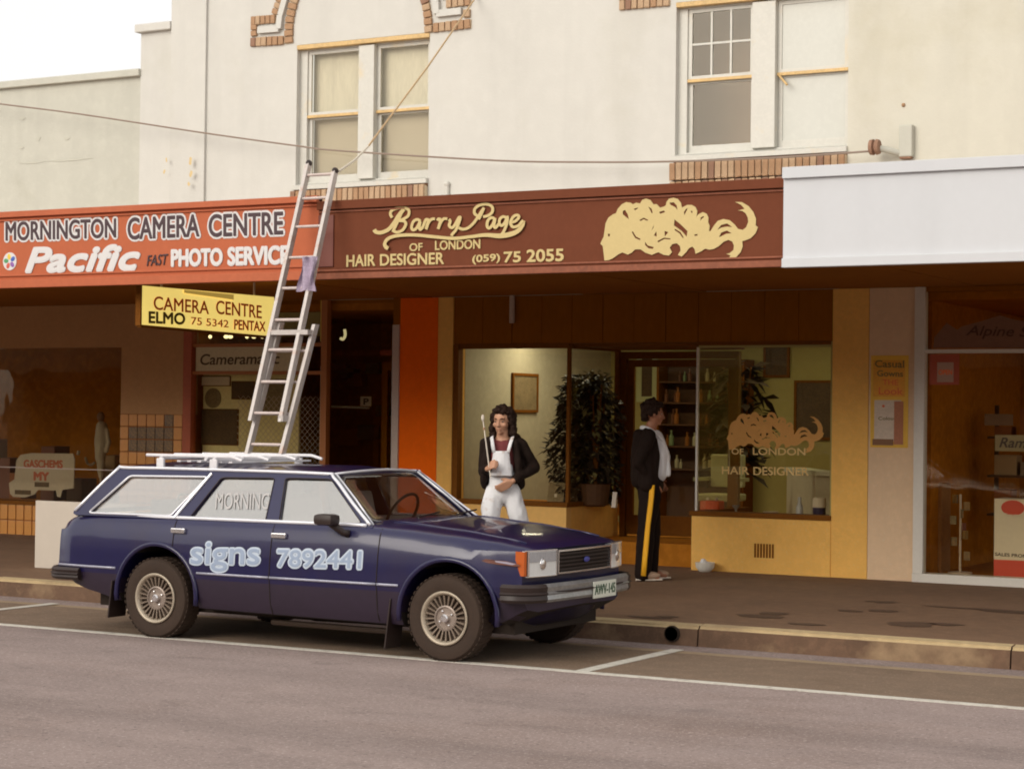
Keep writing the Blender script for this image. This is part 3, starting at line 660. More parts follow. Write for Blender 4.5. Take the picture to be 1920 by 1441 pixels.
put('bottom_rail', MB().slab([A_+nv*.024+Vector((0, 0, zb1-.002)), A_-nv*.024+Vector((0, 0, zb1-.002)), B_-nv*.024+Vector((0, 0, zb2-.002)), B_+nv*.024+Vector((0, 0, zb2-.002))], (0, 0, -.025)), M['dark_timber'], hs_)
for t in (.15, .85):
    q = A_.lerp(B_, t); put('hanger', MB().tube([q+Vector((0, 0, zt1-.02)), q+Vector((0, 0, 3.04))], .012, 8), M['grey_post'], hs_)
def hsign(u, v):
    return on_plane(u, v, A_+nv*.034, nv)
def htext(s, u0, v0, u1, v1, h, m, **kw):
    return text_at(s, hsign(u0, v0), hsign(u1, v1), hsign(u0, v0-h), m, hs_, thick=.003, lift=.002, **kw)
htext('CAMERA', 288, 580, 391, 589, 25, M['sign_red'], bold=.015); htext('CENTRE', 405, 588, 490, 597, 25, M['sign_red'], bold=.015)
htext('ELMO', 279, 605, 346, 608, 21, M['sign_olive'], bold=.05); htext('75 5342', 358, 608, 428, 614, 14, M['sign_red'], bold=.01); htext('PENTAX', 439, 617, 497, 621, 18, M['sign_red'], bold=.03)
q = [hsign(345, 543), hsign(438, 552), hsign(438, 564-2), hsign(345, 549)]
put('faded_strip', MB().slab([p_+nv*.0 for p_ in q], nv*.0025), M['sign_amber'], hs_)

# ------------------------------------------------------------------ salon shopfront
def bxs(name, x0, x1, y0, y1, z0, z1, m, par, bev=0.0, **kw): return put(name, MB().box((x0, y0, z0), (x1, y1, z1), bev=bev), m, par, **kw)
SF = 3.04
sx0, sxa, sxb = fx(821), fx(849), fx(859)
sx1, sx2, sx3 = fx(1065), fx(1306), fx(1561)
sx4 = fx(1629)
zs0, zs1 = fz(950, 938), fz(960, 653)
sal = thing('salon_shopfront', ((sx0+sx4)/2, YF, FZ), 'hairdresser shopfront with ochre walls, two display windows and a recessed doorway', 'shopfront')
YR = YF+1.24                                            # back of the recess
bxs('pillar', sx0, sxa, YF-.02, YF+.25, FZ, SF-.002, M['ochre'], sal, label='narrow ochre pillar')
bxs('stall_riser', sxa, sx1, YF-.015, YF+.10, FZ, zs0-.05, M['ochre_pale'], sal)
put('stall_riser', MB().box((sx1-.10, YF+.102, FZ), (sx1-.001, YR, zs0-.05)), M['ochre'], sal)
bxs('window_sill', sxa, sx1+.02, YF-.03, YF+.16, zs0-.048, zs0, M['dark_timber'], sal)
bxs('window_sill', sx1-.12, sx1+.02, YF+.162, YR, zs0-.048, zs0, M['dark_timber'], sal)
bxs('jamb', sxa+.002, sxb, YF-.01, YF+.09, zs0+.001, zs1+.05, M['dark_timber'], sal)
bxs('corner_post', sx1-.025, sx1+.012, YF+.01, YF+.05, zs0+.001, zs1, M['dark_timber'], sal)
bxs('jamb', sx1-.03, sx1+.02, YR-.07, YR, zs0+.001, zs1, M['dark_timber'], sal)
bxs('window_head', sxb+.002, sx1-.001, YF+.0, YF+.09, zs1, zs1+.05, M['dark_timber'], sal)
bxs('window_head', sx1-.05, sx1+.012, YF+.092, YR, zs1, zs1+.05, M['dark_timber'], sal)
bxs('glass', sxb+.001, sx1-.026, YF+.03, YF+.036, zs0+.001, zs1-.001, M['glass'], sal)
bxs('glass', sx1-.012, sx1-.006, YF+.052, YR-.071, zs0+.001, zs1-.001, M['glass'], sal)
n = 12
for i in range(n):
    xa, xb = sxa+(sx3-sxa)*i/n, sxa+(sx3-sxa)*(i+1)/n
    bxs('transom_panel', xa+.003, xb-.003, YF+random.uniform(-.004, .004), YF+.09, zs1+.055, SF-.002, M['transom'], sal)
bxs('beam', sxa, sx3, YF+.012, YF+.1, zs1+.0505, zs1+.0545, M['dark_timber'], sal)
bt = at(961, 572, 1, YF-.02)
put('batten', MB().tube([(bt.x, YF-.03, fz(961, 606)), (bt.x, YF-.03, fz(961, 540))], .03, 10), M['grey_post'], sal)
# right window
zr0 = fz(1440, 962)
bxs('stall_riser', sx2-.03, sx3, YF-.03, YF+.12, FZ, zr0-.05, M['ochre'], sal)
put('stall_riser', MB().box((sx2-.03, YF+.122, FZ), (sx2+.08, YR, zr0-.05)), M['ochre'], sal)
bxs('window_sill', sx2-.05, sx3, YF-.05, YF+.18, zr0-.048, zr0, M['dark_timber'], sal)
bxs('window_sill', sx2-.05, sx2+.10, YF+.182, YR, zr0-.048, zr0, M['dark_timber'], sal)
bxs('corner_post', sx2-.012, sx2+.012, YF+.01, YF+.04, zr0+.001, zs1, M['frame_pale'], sal)
bxs('window_head', sx2+.013, sx3-.024, YF+.0, YF+.05, zs1+.018, zs1+.05, M['dark_timber'], sal)
bxs('head_trim', sx2+.013, sx3-.024, YF+.008, YF+.04, zs1-.006, zs1+.017, M['int_pale'], sal)
bxs('jamb_trim', sx3-.022, sx3-.002, YF+.0, YF+.04, zr0+.001, zs1+.05, M['int_pale'], sal)
bxs('glass', sx2+.013, sx3-.023, YF+.015, YF+.021, zr0+.001, zs1-.007, M['glass'], sal)
bxs('glass', sx2-.006, sx2, YF+.042, YR-.05, zr0+.001, zs1, M['glass'], sal)
vg = thing
v0, v1 = at(1413, 1044, 1, YF-.032), at(1452, 1020, 1, YF-.032)
gv = MB(); 
for r_ in range(2):
    for k in range(7):
        xx = v0.x+(v1.x-v0.x)*(k+.5)/7; zz = v0.z+(v1.z-v0.z)*(r_+.5)/2
        gv.box((xx-.010, YF-.034, zz-.036), (xx+.010, YF-.029, zz+.036))
put('wall_vent', gv, M['dark_timber'], sal)
put('pillar', MB().box((sx3+.001, YF-.02, FZ), (sx4, YF+.25, SF-.002)), M['ochre'], sal, label='broad ochre pillar')
# doorway
bxs('door_step', sx1+.001, sx2-.031, YF+.52, YR+.2, FZ-.02, FZ+.13, M['int_brown'], sal)
bxs('step_nosing', sx1+.001, sx2-.031, YF+.49, YF+.545, FZ+.125, FZ+.155, M['grey_post'], sal)
bxs('step_nosing', sx1+.02, sx2-.05, YR-.08, YR-.03, FZ+.20, FZ+.24, M['grey_post'], sal)
bxs('threshold', sx1+.02, sx2-.05, YR-.03, YR+.06, FZ+.13, FZ+.24, M['dark_timber'], sal)
bxs('recess_ceiling', sx1+.013, sx2-.013, YF+.095, YR+.05, zs1+.02, zs1+.05, M['dark_timber'], sal)
dx0, dx1 = sx1+.09, sx2-.09
fr = MB(); zt_ = zs1
fr.box((sx1+.021, YR-.02, FZ+.24), (dx0, YR+.05, zt_)); fr.box((dx1, YR-.02, FZ+.24), (sx2-.051, YR+.05, zt_)); fr.box((dx0, YR-.02, zt_-.08), (dx1, YR+.05, zt_))
put('door_frame', fr, M['dark_timber'], sal)
dr = MB(); zb_ = FZ+.26
dr.box((dx0+.01, YR, zb_), (dx0+.09, YR+.04, zt_-.09)); dr.box((dx1-.09, YR, zb_), (dx1-.01, YR+.04, zt_-.09))
dr.box((dx0+.09, YR, zb_), (dx1-.09, YR+.04, zb_+.22)); dr.box((dx0+.09, YR, zt_-.17), (dx1-.09, YR+.04, zt_-.09))
dor = put('door', dr, M['dark_timber'], sal)
put('pane', MB().box((dx0+.09, YR+.015, zb_+.22), (dx1-.09, YR+.021, zt_-.17)), M['glass'], dor)
put('handle', MB().tube([(dx1-.05, YR-.05, 1.15), (dx1-.05, YR-.05, 1.45)], .012, 8).tube([(dx1-.05, YR, 1.17), (dx1-.05, YR-.05, 1.17)], .008, 6).tube([(dx1-.05, YR, 1.43), (dx1-.05, YR-.05, 1.43)], .008, 6), M['chrome'], dor)
# lettering and emblem on the right-hand glass
ysg = YF+.014
M['gold_glass'] = mat('tan_window_lettering', (.68, .34, .075), .6, var=.12, vscale=14)
def gl(px): return [(1362+(u-1126)*183/296, 768+(v-371)*74/117+ (u-1126)*.03) for u, v in px]
poly_px('glass_emblem', [gl(zl_(logo_out))]+[gl(zl_(h_)) for h_ in holes], M['gold_glass'], sal, lambda u, v: at(u, v, 1, ysg), (0, -1, 0), thick=.002, lift=.001)
M['pale_gold_glass'] = mat('pale_window_lettering', (.75, .52, .20), .6)
for s, u0, u1, v_, h in (('OF', 1372, 1394, 851, 11), ('LONDON', 1412, 1510, 852, 13), ('HAIR', 1354, 1404, 888, 14), ('DESIGNER', 1413, 1516, 890, 15)):
    text_px(s, (u0, v_), (u1, v_+1), h, M['pale_gold_glass'], sal, ysg, bold=.02, lift=.001, thick=.002, name='glass_lettering')
# salon room
ix0, ix1, iy1 = sxa-.0, sx4-.05, YF+3.9
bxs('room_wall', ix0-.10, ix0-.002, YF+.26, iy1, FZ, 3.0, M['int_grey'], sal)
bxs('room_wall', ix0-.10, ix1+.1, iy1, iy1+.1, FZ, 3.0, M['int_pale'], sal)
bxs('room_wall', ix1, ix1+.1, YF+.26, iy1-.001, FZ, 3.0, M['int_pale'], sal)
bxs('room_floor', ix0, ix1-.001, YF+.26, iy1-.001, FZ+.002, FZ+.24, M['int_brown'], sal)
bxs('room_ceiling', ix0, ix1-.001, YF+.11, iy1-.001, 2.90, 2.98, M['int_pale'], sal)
bxs('display_floor', sxb, sx1-.11, YF+.165, YF+1.5, zs0-.2, zs0-.05, M['int_brown'], sal)
bxs('display_floor', sx2+.085, sx3, YF+.185, YF+.9, zr0-.2, zr0-.05, M['int_brown'], sal)
M['tube_dim'] = mat('added_fill_tube', (.95, .95, .70), .5, emit=4)
fl = thing('fluorescent_light', (-9.4, YF+2.1, 2.85), 'fluorescent tube light on the ceiling inside the hairdresser shop', 'ceiling light')
put('tube', MB().tube([(-11.35, YF+1.5, 2.83), (-9.9, YF+1.5, 2.83)], .02, 8), mat('lit_tube', (.95, 1.0, .72), .5, emit=7), fl)
put('housing', MB().box((-11.42, YF+1.45, 2.855), (-9.83, YF+1.55, 2.899)), M['frame_pale'], fl)
ld = bpy.data.lights.new('salon_lamp', 'AREA'); ld.shape = 'RECTANGLE'; ld.size = 1.5; ld.size_y = .15; ld.energy = 22; ld.color = (1.0, .93, .74)
lo = bpy.data.objects.new('salon_lamp', ld); C.objects.link(lo); lo.location = (-10.6, YF+1.5, 2.79)

added_fl = thing('fluorescent_light', (-8.2, YF+2.4, 2.85), 'added unseen tube light brightening the right side of the salon room', 'ceiling light')  # unseen second tube and lamp, added to brighten the right of the room
put('tube', MB().tube([(-8.9, YF+2.4, 2.83), (-7.5, YF+2.4, 2.83)], .02, 8), M['tube_dim'], added_fl)
put('housing', MB().box((-9.0, YF+2.35, 2.855), (-7.4, YF+2.45, 2.899)), M['frame_pale'], added_fl)
ld2 = bpy.data.lights.new('added_fill_lamp', 'AREA'); ld2.shape = 'RECTANGLE'; ld2.size = 1.4; ld2.size_y = .15; ld2.energy = 8; ld2.color = (1.0, .93, .62)
lo2 = bpy.data.objects.new('added_fill_lamp', ld2); C.objects.link(lo2); lo2.location = (-8.2, YF+2.4, 2.79)

def picture(name, c, du, dv_, nrm, fm, pm, label, cat='picture', depth=.03, fw=.03):
    c, du, dv_, nrm = Vector(c), Vector(du), Vector(dv_), Vector(nrm).normalized()
    t = thing(name, c-dv_, label, cat)
    put('print', MB().slab([c-du-dv_, c+du-dv_, c+du+dv_, c-du+dv_], nrm*depth*.6), pm, t)
    un, vn = du.normalized()*fw, dv_.normalized()*fw
    f = MB()
    for a1, a2, b1, b2 in ((-du-un-dv_-vn, du+un-dv_-vn, du+un-dv_, -du-un-dv_), (-du-un+dv_, du+un+dv_, du+un+dv_+vn, -du-un+dv_+vn), (-du-un-dv_, -du-dv_, -du+dv_, -du-un+dv_), (du-dv_, du+un-dv_, du+un+dv_, du+dv_)):
        f.slab([c+a1, c+a2, c+b1, c+b2], nrm*depth)
    put('frame', f, fm, t); return t
picture('framed_picture', (ix0, YF+1.62, 2.0), (0, .28, 0), (0, 0, .20), (1, 0, 0), M['dark_timber'], M['pic_mid'], 'brown framed picture on the pale wall seen through the left salon window')
picture('framed_picture', (at(1457, 677, 1, iy1).x, iy1, at(1457, 677, 1, iy1).z), (.14, 0, 0), (0, 0, .17), (0, -1, 0), M['dark_timber'], M['pic_dark'], 'small dark framed picture high on the wall in the right salon window')
wm = at(1208, 725, 1, iy1-.1)
picture('wall_mirror', (wm.x, iy1, wm.z+.12), (.075, 0, 0), (0, 0, .24), (0, -1, 0), mat('pale_green_board', (.50, .52, .26), .7), M['pic_dark'], 'tall narrow pale green framed mirror seen through the salon doorway', 'mirror', fw=.07)
bxd = at(1518, 768, 1, iy1-.2)
picture('notice_board', (bxd.x, iy1-.001, bxd.z), (.24, 0, 0), (0, 0, .33), (0, -1, 0), M['dark_timber'], M['pic_dark'], 'large dark board on the salon wall behind the window emblem', 'board')

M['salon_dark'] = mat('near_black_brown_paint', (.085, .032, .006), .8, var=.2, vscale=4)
# shelving with bottles behind the doorway and window
shx0, shx1 = at(1236, 750, 1, iy1-.3).x, at(1392, 750, 1, iy1-.3).x
sh = thing('shelf_unit', ((shx0+shx1)/2, iy1-.2, FZ+.24), 'tall dark shelf unit of bottles at the back of the hairdresser shop', 'shelf unit')
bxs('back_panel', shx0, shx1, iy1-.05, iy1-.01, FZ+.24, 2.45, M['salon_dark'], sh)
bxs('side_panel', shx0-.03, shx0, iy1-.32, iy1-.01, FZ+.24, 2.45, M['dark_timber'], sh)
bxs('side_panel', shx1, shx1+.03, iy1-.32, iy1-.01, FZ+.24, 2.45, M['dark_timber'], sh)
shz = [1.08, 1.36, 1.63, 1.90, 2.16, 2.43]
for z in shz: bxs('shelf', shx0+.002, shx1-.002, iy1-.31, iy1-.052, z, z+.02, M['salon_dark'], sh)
bcol = [mat('bottle_amber', (.26, .09, .015), .3), mat('bottle_cream', (.45, .40, .24), .4), mat('bottle_green', (.20, .26, .12), .3), mat('bottle_brown', (.14, .05, .02), .3)]
bprof = [(.022, 0), (.024, .01), (.024, .085), (.010, .105), (.009, .125), (.012, .126), (.012, .142), (.0005, .143)]
bme = []
for c_ in bcol:
    q = MB().lathe(bprof, (0, 0, 0), 'z', 10); me = bpy.data.meshes.new('bottle'); q.bm.to_mesh(me); q.bm.free(); me.materials.append(c_); bme.append(me)
NTH = ['first', 'second', 'third', 'fourth', 'fifth', 'sixth', 'seventh', 'eighth', 'ninth', 'tenth', 'eleventh', 'twelfth', 'last']
ORD = ['lowest', 'second lowest', 'middle', 'second highest', 'top']
for zi, z in enumerate(shz[:-1]):
    xx = shx0+.06; nb_ = -1
    while xx < shx1-.05:
        if random.random() < .75:
            nb_ += 1
            bi = random.choices(range(4), (2, 2, 1, 3))[0]; o = bpy.data.objects.new('bottle', bme[bi]); C.objects.link(o); o.location = (xx, iy1-.2+random.uniform(-.05, .05), z+.021); s_ = random.uniform(.8, 1.35); o.scale = (s_, s_, s_)
            props(o, '%s product bottle, %s from the left on the %s shelf inside the salon' % (('amber', 'cream', 'green', 'brown')[bi], NTH[min(12, nb_)], ORD[zi]), 'bottle', 'bottles on the salon shelves')
        xx += random.uniform(.07, .13)

def plant(name, base, h, rad, n, seed, label, m=None, pot=True, leaf=.09, zlow=.25, cat='plant'):
    rnd = random.Random(seed); t = thing(name, base, label, cat); b = Vector(base)
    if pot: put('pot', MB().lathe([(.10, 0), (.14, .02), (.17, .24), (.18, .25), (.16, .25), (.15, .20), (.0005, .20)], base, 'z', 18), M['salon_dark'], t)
    st = MB()
    for k in range(7):
        a_ = rnd.uniform(0, 6.28); r_ = rad*rnd.uniform(.2, .7)
        st.tube([b+Vector((0, 0, .15)), b+Vector((r_*.3*math.cos(a_), r_*.3*math.sin(a_), h*.45)), b+Vector((r_*math.cos(a_), r_*math.sin(a_), h*rnd.uniform(.75, .98)))], [.016, .012, .006], 6)
    put('stem', st, M['dark_timber'], t)
    lf = bmesh.new()
    for k in range(n):
        zz = rnd.uniform(zlow, 1); a_ = rnd.uniform(0, 6.28)
        rr = rad*math.sqrt(rnd.uniform(.02, 1))*(.50+.62*math.sin(math.pi*min(1, .12+zz*.86))*(.75+.25*math.sin(a_*3+zz*9)))
        c = b+Vector((rr*math.cos(a_), rr*math.sin(a_), h*zz)); L = leaf*rnd.uniform(.45, 1.5)
        a_ += rnd.uniform(-.9, .9); d = Vector((math.cos(a_), math.sin(a_), rnd.uniform(-1.1, .9))).normalized(); s_ = d.cross(Vector((rnd.uniform(-.3, .3), rnd.uniform(-.3, .3), 1))).normalized()*L*.28
        mid = c+d*L*.5-Vector((0, 0, L*.05))
        v = [lf.verts.new(p_) for p_ in (c, mid+s_, c+d*L-Vector((0, 0, L*.25)), mid-s_)]; lf.faces.new(v)
    put('foliage', lf, m or M['leaf'], t, kind='stuff'); return t
pp = at(1092, 930, 1, YF+.75)
plant('potted_tree', (pp.x+.09, YF+.66, zs0-.05), 1.42, .40, 4200, 3, 'tall dense dark potted tree filling the middle of the left salon window', zlow=.05)
plant('potted_plant', (at(1125, 930, 1, YF+.45).x-.06, YF+.45, zs0-.05), 1.50, .22, 260, 8, 'thin pale leafed climbing plant beside the dark tree in the left salon window', mat('pale_leaf', (.20, .17, .055), .6, var=.3, vscale=9), leaf=.07, zlow=.2)
pp = at(1388, 700, 1, YF+2.6)
plant('potted_palm', (pp.x, YF+2.6, FZ+.24), pp.z-FZ-.10, .30, 260, 5, 'spiky dark palm standing behind the right salon window', leaf=.22, zlow=.35)
# small goods on the window ledges
def lathe_thing(name, prof, base, m, label, cat, seg=16, **kw): return put(name, MB().lathe(prof, base, 'z', seg), m, None, smooth='auto', label=label, cat=cat, **kw)
q = at(1337, 948, 1, YF+.5); zz0 = zr0-.05
b = MB().box((q.x-.12, YF+.42, zz0), (q.x+.10, YF+.58, zz0+.14), bev=.02)
rb = put('red_box', b, mat('red_lacquer', (.62, .085, .012), .35), None, label='orange red storage box with two pale knobs on the right salon window ledge', cat='box')
for s_ in (-.05, .05): put('knob', MB().ball((q.x-.01+s_, YF+.5, zz0+.155), .018), M['white_card'], rb)
q = at(1445, 952, 1, YF+.4); put('white_dish', MB().lathe([(.03, 0), (.05, .005), (.085, .05), (.08, .05), (.045, .012), (.0005, .01)], (q.x, YF+.4, zz0), 'z', 20), M['white_card'], None, label='low white dish in the middle of the right salon window ledge', cat='dish')
q = at(1499, 955, 1, YF+.35); lathe_thing('lotion_bottle', [(.035, 0), (.038, .02), (.036, .11), (.018, .15), (.016, .18), (.02, .18), (.02, .21), (.0005, .215)], (q.x, YF+.35, zz0), mat('pale_blue_plastic', (.50, .52, .60), .4), 'pale blue lotion bottle on the right salon window ledge', 'bottle')
q = at(1536, 955, 1, YF+.4); jr = lathe_thing('cream_jar', [(.06, 0), (.065, .01), (.065, .11), (.0005, .11)], (q.x, YF+.4, zz0), mat('navy_jar', (.05, .035, .09), .4), 'dark jar with a cream lid at the right end of the salon window ledge', 'jar')
put('lid', MB().lathe([(.068, .111), (.070, .12), (.068, .21), (.0005, .212)], (q.x, YF+.4, zz0), 'z', 18), M['white_card'], jr)
q = at(1380, 950, 1, YF+.5); lathe_thing('glass_ornament', [(.04, 0), (.02, .01), (.012, .05), (.045, .10), (.04, .10), (.0005, .04)], (q.x, YF+.5, zz0), mat('smoky_glass', (.30, .28, .28), .2), 'small smoky goblet on the window ledge beside the red box', 'goblet')
# reception counter and wash unit
ct = thing('salon_counter', (at(1515, 900, 1, YF+1.8).x, YF+1.8, FZ+.24), 'pale topped reception counter running back inside the right salon window', 'counter')
c0, c1, c2, c3 = at(1568, 905, 1, YF+1.0), at(1515, 850, 1, YF+2.3), at(1470, 850, 1, YF+2.3), at(1530, 905, 1, YF+1.0)
zc = 1.18
P_ = [Vector((c.x, c.y, zc)) for c in (c0, c1, c2, c3)]
put('counter_top', MB().slab(P_, (0, 0, -.05)), mat('pale_laminate', (.62, .60, .44), .4), ct)
cc = sum((Vector(p_) for p_ in P_), Vector())/4
put('counter_body', MB().slab([cc+(p_-cc)*.88+Vector((0, 0, -.051)) for p_ in P_], (0, 0, -(zc-.051-FZ-.24))), M['int_grey'], ct)
wsx = at(1352, 865, 1, YF+1.7)
cs = thing('salon_chair', (wsx.x, YF+1.7, FZ+.24), 'pale green framed salon chair behind the red box in the right window', 'chair')
gm = mat('pale_green_vinyl', (.50, .50, .30), .5); X_, Y_ = wsx.x, YF+1.7
put('backrest', MB().box((X_-.20, Y_+.16, .95), (X_+.20, Y_+.24, 1.32), bev=.02), gm, cs); put('seat', MB().box((X_-.22, Y_-.22, .80), (X_+.22, Y_+.22, .88), bev=.02), gm, cs)
put('armrest', MB().box((X_-.26, Y_-.18, 1.02), (X_-.21, Y_+.2, 1.06)), gm, cs); put('armrest', MB().box((X_+.21, Y_-.18, 1.02), (X_+.26, Y_+.2, 1.06)), gm, cs)
put('pedestal', MB().lathe([(.22, 0), (.22, .02), (.035, .05), (.035, .42)], (X_, Y_, FZ+.24), 'z', 18), M['chrome'], cs)
# display goods at the foot of the left window
zl0 = zs0-.05
for (u, Y_, w_, h_, m_, lab) in ((1040, .25, .20, .26, M['pic_mid'], 'sepia portrait card leaning at the foot of the left salon window'), (1072, .35, .13, .2, M['pic_dark'], 'dark portrait card leaning behind the sepia one in the left salon window'), (1150, .35, .05, .17, M['white_card'], 'narrow pale card standing at the right end of the left salon window')):
    q = at(u, 930, 1, YF+Y_); o = thing('display_card', (q.x, YF+Y_, zl0), lab, 'display card')
    put('card', MB().box((q.x-w_/2, YF+Y_, zl0), (q.x+w_/2, YF+Y_+.012, zl0+h_), rot=Matrix.Rotation(R(-12), 3, 'X'), piv=(q.x, YF+Y_, zl0)), m_, o)
    put('prop_stand', MB().box((q.x-.015, YF+Y_+.02, zl0), (q.x+.015, YF+Y_+.07, zl0+h_*.5)), M['white_card'], o)

NTH0 = ['first', 'second', 'third', 'fourth', 'fifth', 'sixth', 'seventh', 'eighth', 'ninth', 'tenth', 'eleventh', 'twelfth', 'last']
# ------------------------------------------------------------------ right-hand shopfront
rx0, rx1 = fx(1630), fx(1716); rx2 = fx(1735)
rt = thing('right_shopfront', (-4.5, YF, FZ), 'right-hand shopfront with cream pier and large window in a pale metal frame', 'shopfront')
bxs('pier', rx0+.001, rx1, YF-.025, YF+.25, FZ, SF-.002, M['cream_pier'], rt)
zh, zb2_ = fz(1830, 657), fz(1830, 1078)
bxs('jamb', rx1+.001, rx2, YF-.05, YF+.06, FZ+.085, SF-.002, M['frame_pale'], rt, bev=.004)
bxs('rail', rx2+.001, -1.5, YF-.03, YF+.04, zh-.025, zh+.012, M['frame_pale'], rt)
bxs('plinth', rx1+.001, -1.5, YF-.06, YF+.15, FZ, FZ+.084, M['frame_pale'], rt)
bxs('glass', rx2+.001, -1.5, YF, YF+.006, FZ+.085, zh-.026, M['glass'], rt)
bxs('transom_glass', rx2+.001, -1.5, YF, YF+.006, zh+.013, fz(1830, 545), M['glass'], rt)
bxs('beam', rx2+.001, -1.5, YF-.01, YF+.12, fz(1830, 545)+.001, SF-.002, M['transom'], rt)
tg = MB(); M['faded_print'] = mat('faded_transom_paint', (.21, .10, .055), .8, var=.15, vscale=14)
poly_px('transom_artwork', [[(1750, 652), (1752, 632), (1775, 605), (1795, 618), (1803, 612), (1840, 602), (1875, 591), (1905, 600), (1960, 605), (2010, 652)]], M['faded_print'], rt, lambda u, v: at(u, v, 1, YF-.002), (0, -1, 0), thick=.003, lift=.001)
text_px('Alpine S', (1812, 634), (1930, 637), 24, mat('transom_script', (.085, .03, .012), .8), rt, YF-.006, shear=.3, bold=.01, thick=.003, lift=.001)
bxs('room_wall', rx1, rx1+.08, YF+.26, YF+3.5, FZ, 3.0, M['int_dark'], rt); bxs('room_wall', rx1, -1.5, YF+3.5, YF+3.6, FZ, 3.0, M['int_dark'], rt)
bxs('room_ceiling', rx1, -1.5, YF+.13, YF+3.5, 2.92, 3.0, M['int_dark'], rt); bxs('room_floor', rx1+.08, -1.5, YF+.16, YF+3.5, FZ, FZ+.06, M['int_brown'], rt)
def poster(name, u0, v0, u1, v1, Y, m, label, cat='poster', th=.006):
    a_, b_ = at(u0, v1, 1, Y), at(u1, v0, 1, Y)
    t = thing(name, ((a_.x+b_.x)/2, Y, a_.z), label, cat)
    put('sheet', MB().box((a_.x, Y-th, a_.z), (b_.x, Y-.001, b_.z)), m, t); return t
Yp = YF-.026
M['poster_yellow'] = mat('poster_yellow', (.80, .48, .05), .6, var=.08, vscale=6)
ps = poster('yellow_poster', 1632, 666, 1704, 838, Yp, M['poster_yellow'], 'narrow yellow poster with a pale picture panel on the cream pier')
def pbox(n_, u0, v0, u1, v1, m, par, Y): a_, b_ = at(u0, v1, 1, Y), at(u1, v0, 1, Y); return put(n_, MB().box((a_.x, Y-.003, a_.z), (b_.x, Y, b_.z)), m, par)
pbox('orange_panel', 1637, 675, 1697, 743, mat('poster_orange', (.75, .35, .03), .6, var=.15, vscale=9), ps, Yp-.0065)
for s, u0, u1, v_, h, m_ in (('Casual', 1641, 1695, 688, 13, M['sign_olive']), ('Gowns', 1645, 1693, 705, 11, M['sign_olive']), ('THE', 1655, 1684, 721, 10, M['sign_red']), ('Look', 1648, 1693, 739, 13, M['sign_red'])):
    text_px(s, (u0, v_), (u1, v_+1), h, m_, ps, Yp-.0098, bold=.02, lift=.0, thick=.002)
pbox('picture_panel', 1639, 750, 1690, 826, mat('poster_pale', (.66, .55, .43), .6, var=.15, vscale=6), ps, Yp-.0065)
pbox('picture_edge', 1676, 752, 1694, 833, mat('poster_rust', (.45, .17, .08), .6, var=.2, vscale=9), ps, Yp-.0097)
pbox('picture_foot', 1636, 823, 1675, 834, mat('poster_brown', (.22, .10, .04), .6), ps, Yp-.0097)
text_px('Colours', (1647, 787), (1684, 787), 6, M['sign_olive'], ps, Yp-.0098, bold=.03, lift=.0, thick=.002)
put('red_star', MB().lathe([(.014, 0), (.014, .002)], (at(1657, 761, 1, Yp).x, Yp-.0115, at(1657, 761, 1, Yp).z), 'y', 12), M['sign_red'], ps)
st_ = poster('red_sticker', 1743, 664, 1799, 721, YF-.002, mat('sticker_red', (.40, .075, .03), .6, var=.1, vscale=8), 'square red sticker in the top corner of the right-hand shop window', 'sticker', th=.004)
pbox('label_panel', 1757, 679, 1788, 716, mat('sticker_pale', (.42, .27, .20), .6), st_, YF-.0065)
text_px('OPEN', (1760, 702), (1785, 702), 9, M['sign_red'], st_, YF-.010, bold=.03, lift=0, thick=.002)
# goods in the right-hand window
yy = YF+.5; a_ = at(1737, 1070, 1, yy); b_ = at(1766, 905, 1, yy)
wc = thing('timber_crate', (a_.x, yy, FZ+.06), 'tall narrow timber crate standing at the left edge of the right-hand shop window', 'crate')
for k in range(4):
    xx = a_.x+(b_.x-a_.x)*k/4; bxs('plank', xx+.002, xx+(b_.x-a_.x)/4-.002, yy, yy+.02, FZ+.06, b_.z, mat('crate_wood', (.36, .16, .05), .8, var=.3, vscale=8), wc)
bxs('crate_body', a_.x, b_.x, yy+.021, yy+.3, FZ+.06, b_.z-.01, mat('crate_wood', (.36, .16, .05)), wc)
yy = YF+.35; a_ = at(1863, 1078, 1, yy); b_ = at(1990, 938, 1, yy)
dc = thing('display_carton', (a_.x+.3, yy, FZ+.06), 'large white display carton with a red oval and red base in the right-hand shop window', 'carton')
bxs('carton', a_.x, b_.x, yy, yy+.35, FZ+.06, b_.z, M['white_card'], dc, bev=.006)
zc_ = at(1863, 1048, 1, yy).z; RD = mat('carton_red', (.55, .045, .02), .5)
bxs('red_base', a_.x+.002, b_.x-.002, yy-.004, yy-.001, FZ+.062, zc_, RD, dc)
ov = at(1899, 966, 1, yy); put('red_oval', MB().lathe([(.001, -.005), (.075, -.004), (.075, -.001)], (0, 0, 0), 'y', 28), RD, None)
o = bpy.context.scene.objects['red_oval']; o.parent = dc; o.location = Vector((ov.x, yy, ov.z))-wpos(dc); o.scale = (1.55, 1, 1)
text_px('Simmo', (1880, 969), (1918, 970), 8, M['white_card'], dc, yy-.006, bold=.03, lift=0, thick=.002)
text_px('SALES PROM', (1866, 1041), (1925, 1045), 6, M['dark_letter'], dc, yy-.001, bold=.03, lift=0, thick=.002)
rc = poster('price_card', 1866, 816, 1960, 845, YF+.3, mat('dim_card', (.34, .28, .18), .8), 'pale ticket lettered in italics hanging in the right-hand shop window', 'card')
text_px('Ramba', (1874, 838), (1950, 840), 18, M['dark_letter'], rc, YF+.29, shear=.3, bold=.02, lift=0, thick=.002)
